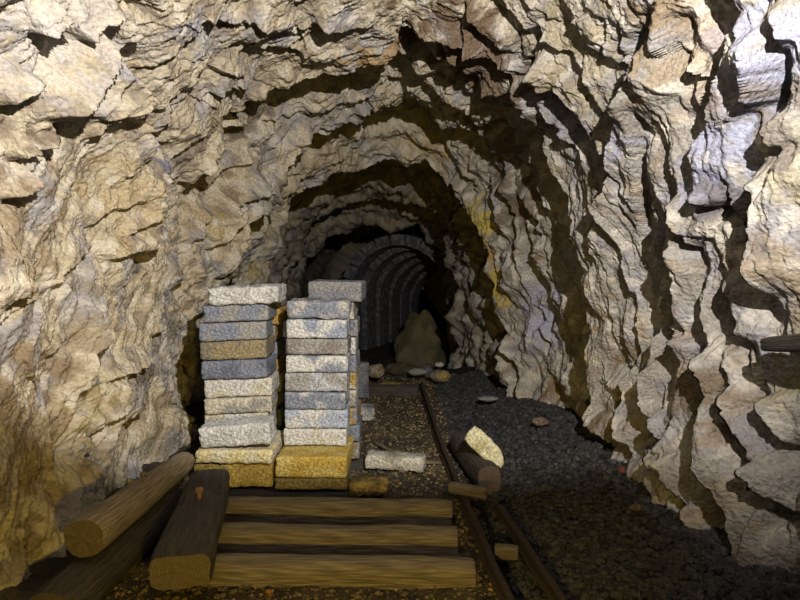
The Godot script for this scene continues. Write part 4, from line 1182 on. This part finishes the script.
	tag(b, "large greenish brown boulder closing the far end of the tunnel", "boulder")


func slab_mesh() -> ArrayMesh:
	var st := SurfaceTool.new()
	st.begin(Mesh.PRIMITIVE_TRIANGLES)
	# outline of the face, long axis x; extruded and rounded off by two bevel rows
	var outl := [Vector2(-0.115, -0.05), Vector2(-0.05, -0.056), Vector2(0.03, -0.054), Vector2(0.08, -0.048), Vector2(0.135, -0.022), Vector2(0.125, 0.008), Vector2(0.07, 0.045), Vector2(0.0, 0.052), Vector2(-0.07, 0.05), Vector2(-0.118, 0.045), Vector2(-0.122, 0.0)]
	var ca := lin(0.88, 0.86, 0.72)
	var cb := lin(0.72, 0.68, 0.5)
	var fine := []
	for i in outl.size():
		for k in 5:
			fine.append(outl[i].lerp(outl[(i + 1) % outl.size()], k / 5.0))
	var n := fine.size()
	var rows := []
	for r in [[0.0, -0.03], [0.6, -0.03], [0.93, -0.03], [1.0, -0.022], [1.0, 0.022], [0.93, 0.03], [0.6, 0.03], [0.0, 0.03]]:
		var row := []
		for p in fine:
			var v := Vector3(p.x * r[0], p.y * r[0], r[1])
			v += Vector3(1, 1, 1) * n_mid.get_noise_3dv(v * 5.0) * 0.006
			row.append(v)
		rows.append(row)
	for i in rows.size() - 1:
		for j in n:
			var jj := (j + 1) % n
			for p in [rows[i][j], rows[i + 1][j], rows[i][jj], rows[i][jj], rows[i + 1][j], rows[i + 1][jj]]:
				st.set_smooth_group(0)
				st.set_color(ca.lerp(cb, smoothstep(-0.1, 0.3, n_col.get_noise_3dv(p * 5.0))))
				st.add_vertex(p)
	st.generate_normals()
	return st.commit()


# ---- the lined gallery at the far end -----------------------------------------------------------
func build_gallery() -> void:
	var o := thing("wall_far")
	o.set_meta("kind", "structure")
	o.set_meta("label", "dark stepped stone arches lining the far gallery as it bends right")
	var hoops := [[11.1, -0.90, 1.403], [11.6, -0.64, 1.322], [12.05, -0.42, 1.24], [12.6, -0.20, 1.158], [13.2, 0.0, 1.063], [13.95, 0.22, 0.98]]
	var R := 0.87
	var ca := lin(0.56, 0.56, 0.58)
	var cb := lin(0.40, 0.40, 0.42)
	var kinds := []
	for k in 4:
		kinds.append(block_mesh(Vector3(0.252, 0.19, 0.57), 400 + k, ca, cb, 0.010, 0.006))
	for h in hoops.size():
		var a: Array = hoops[h]
		var ring := Node3D.new()
		ring.name = "arch_ring"
		o.add_child(ring, true)
		ring.position = Vector3(a[1] + R, a[2] - R, -a[0])
		ring.rotation_degrees.y = -18.0
		var n := 11
		for i in n:
			var th := PI * (i + 0.5) / n
			var b := part("lining_block", kinds[(i * 3 + h) % 4], M.stone, ring)
			b.position = Vector3(-cos(th) * (R + 0.095), sin(th) * (R + 0.095), -0.23)
			b.rotation.z = PI / 2 - th
		for i in 6:
			var b := part("lining_block", kinds[(i + h) % 4], M.stone, ring)
			b.position = Vector3(-(R + 0.095), -0.12 - 0.248 * i, -0.23)
			b.rotation.z = PI / 2
			b = part("lining_block", kinds[(i + h + 2) % 4], M.stone, ring)
			b.position = Vector3(R + 0.095, -0.12 - 0.248 * i, -0.23)
			b.rotation.z = -PI / 2


func _ready() -> void:
	rng.seed = 2024
	set_stage()
	make_noises()
	read_tables()
	make_materials()
	build_rock()
	build_floor()
	build_gallery()
	build_stacks()
	build_timbers()
	build_loose()
	gravel("dark_rubble", "heap of dark broken rock along the foot of the right wall", "rubble", 20000, heap_spot)
	gravel("track_ballast", "fine ochre brown ballast between and before the sleepers", "gravel", 16000, ballast_spot)
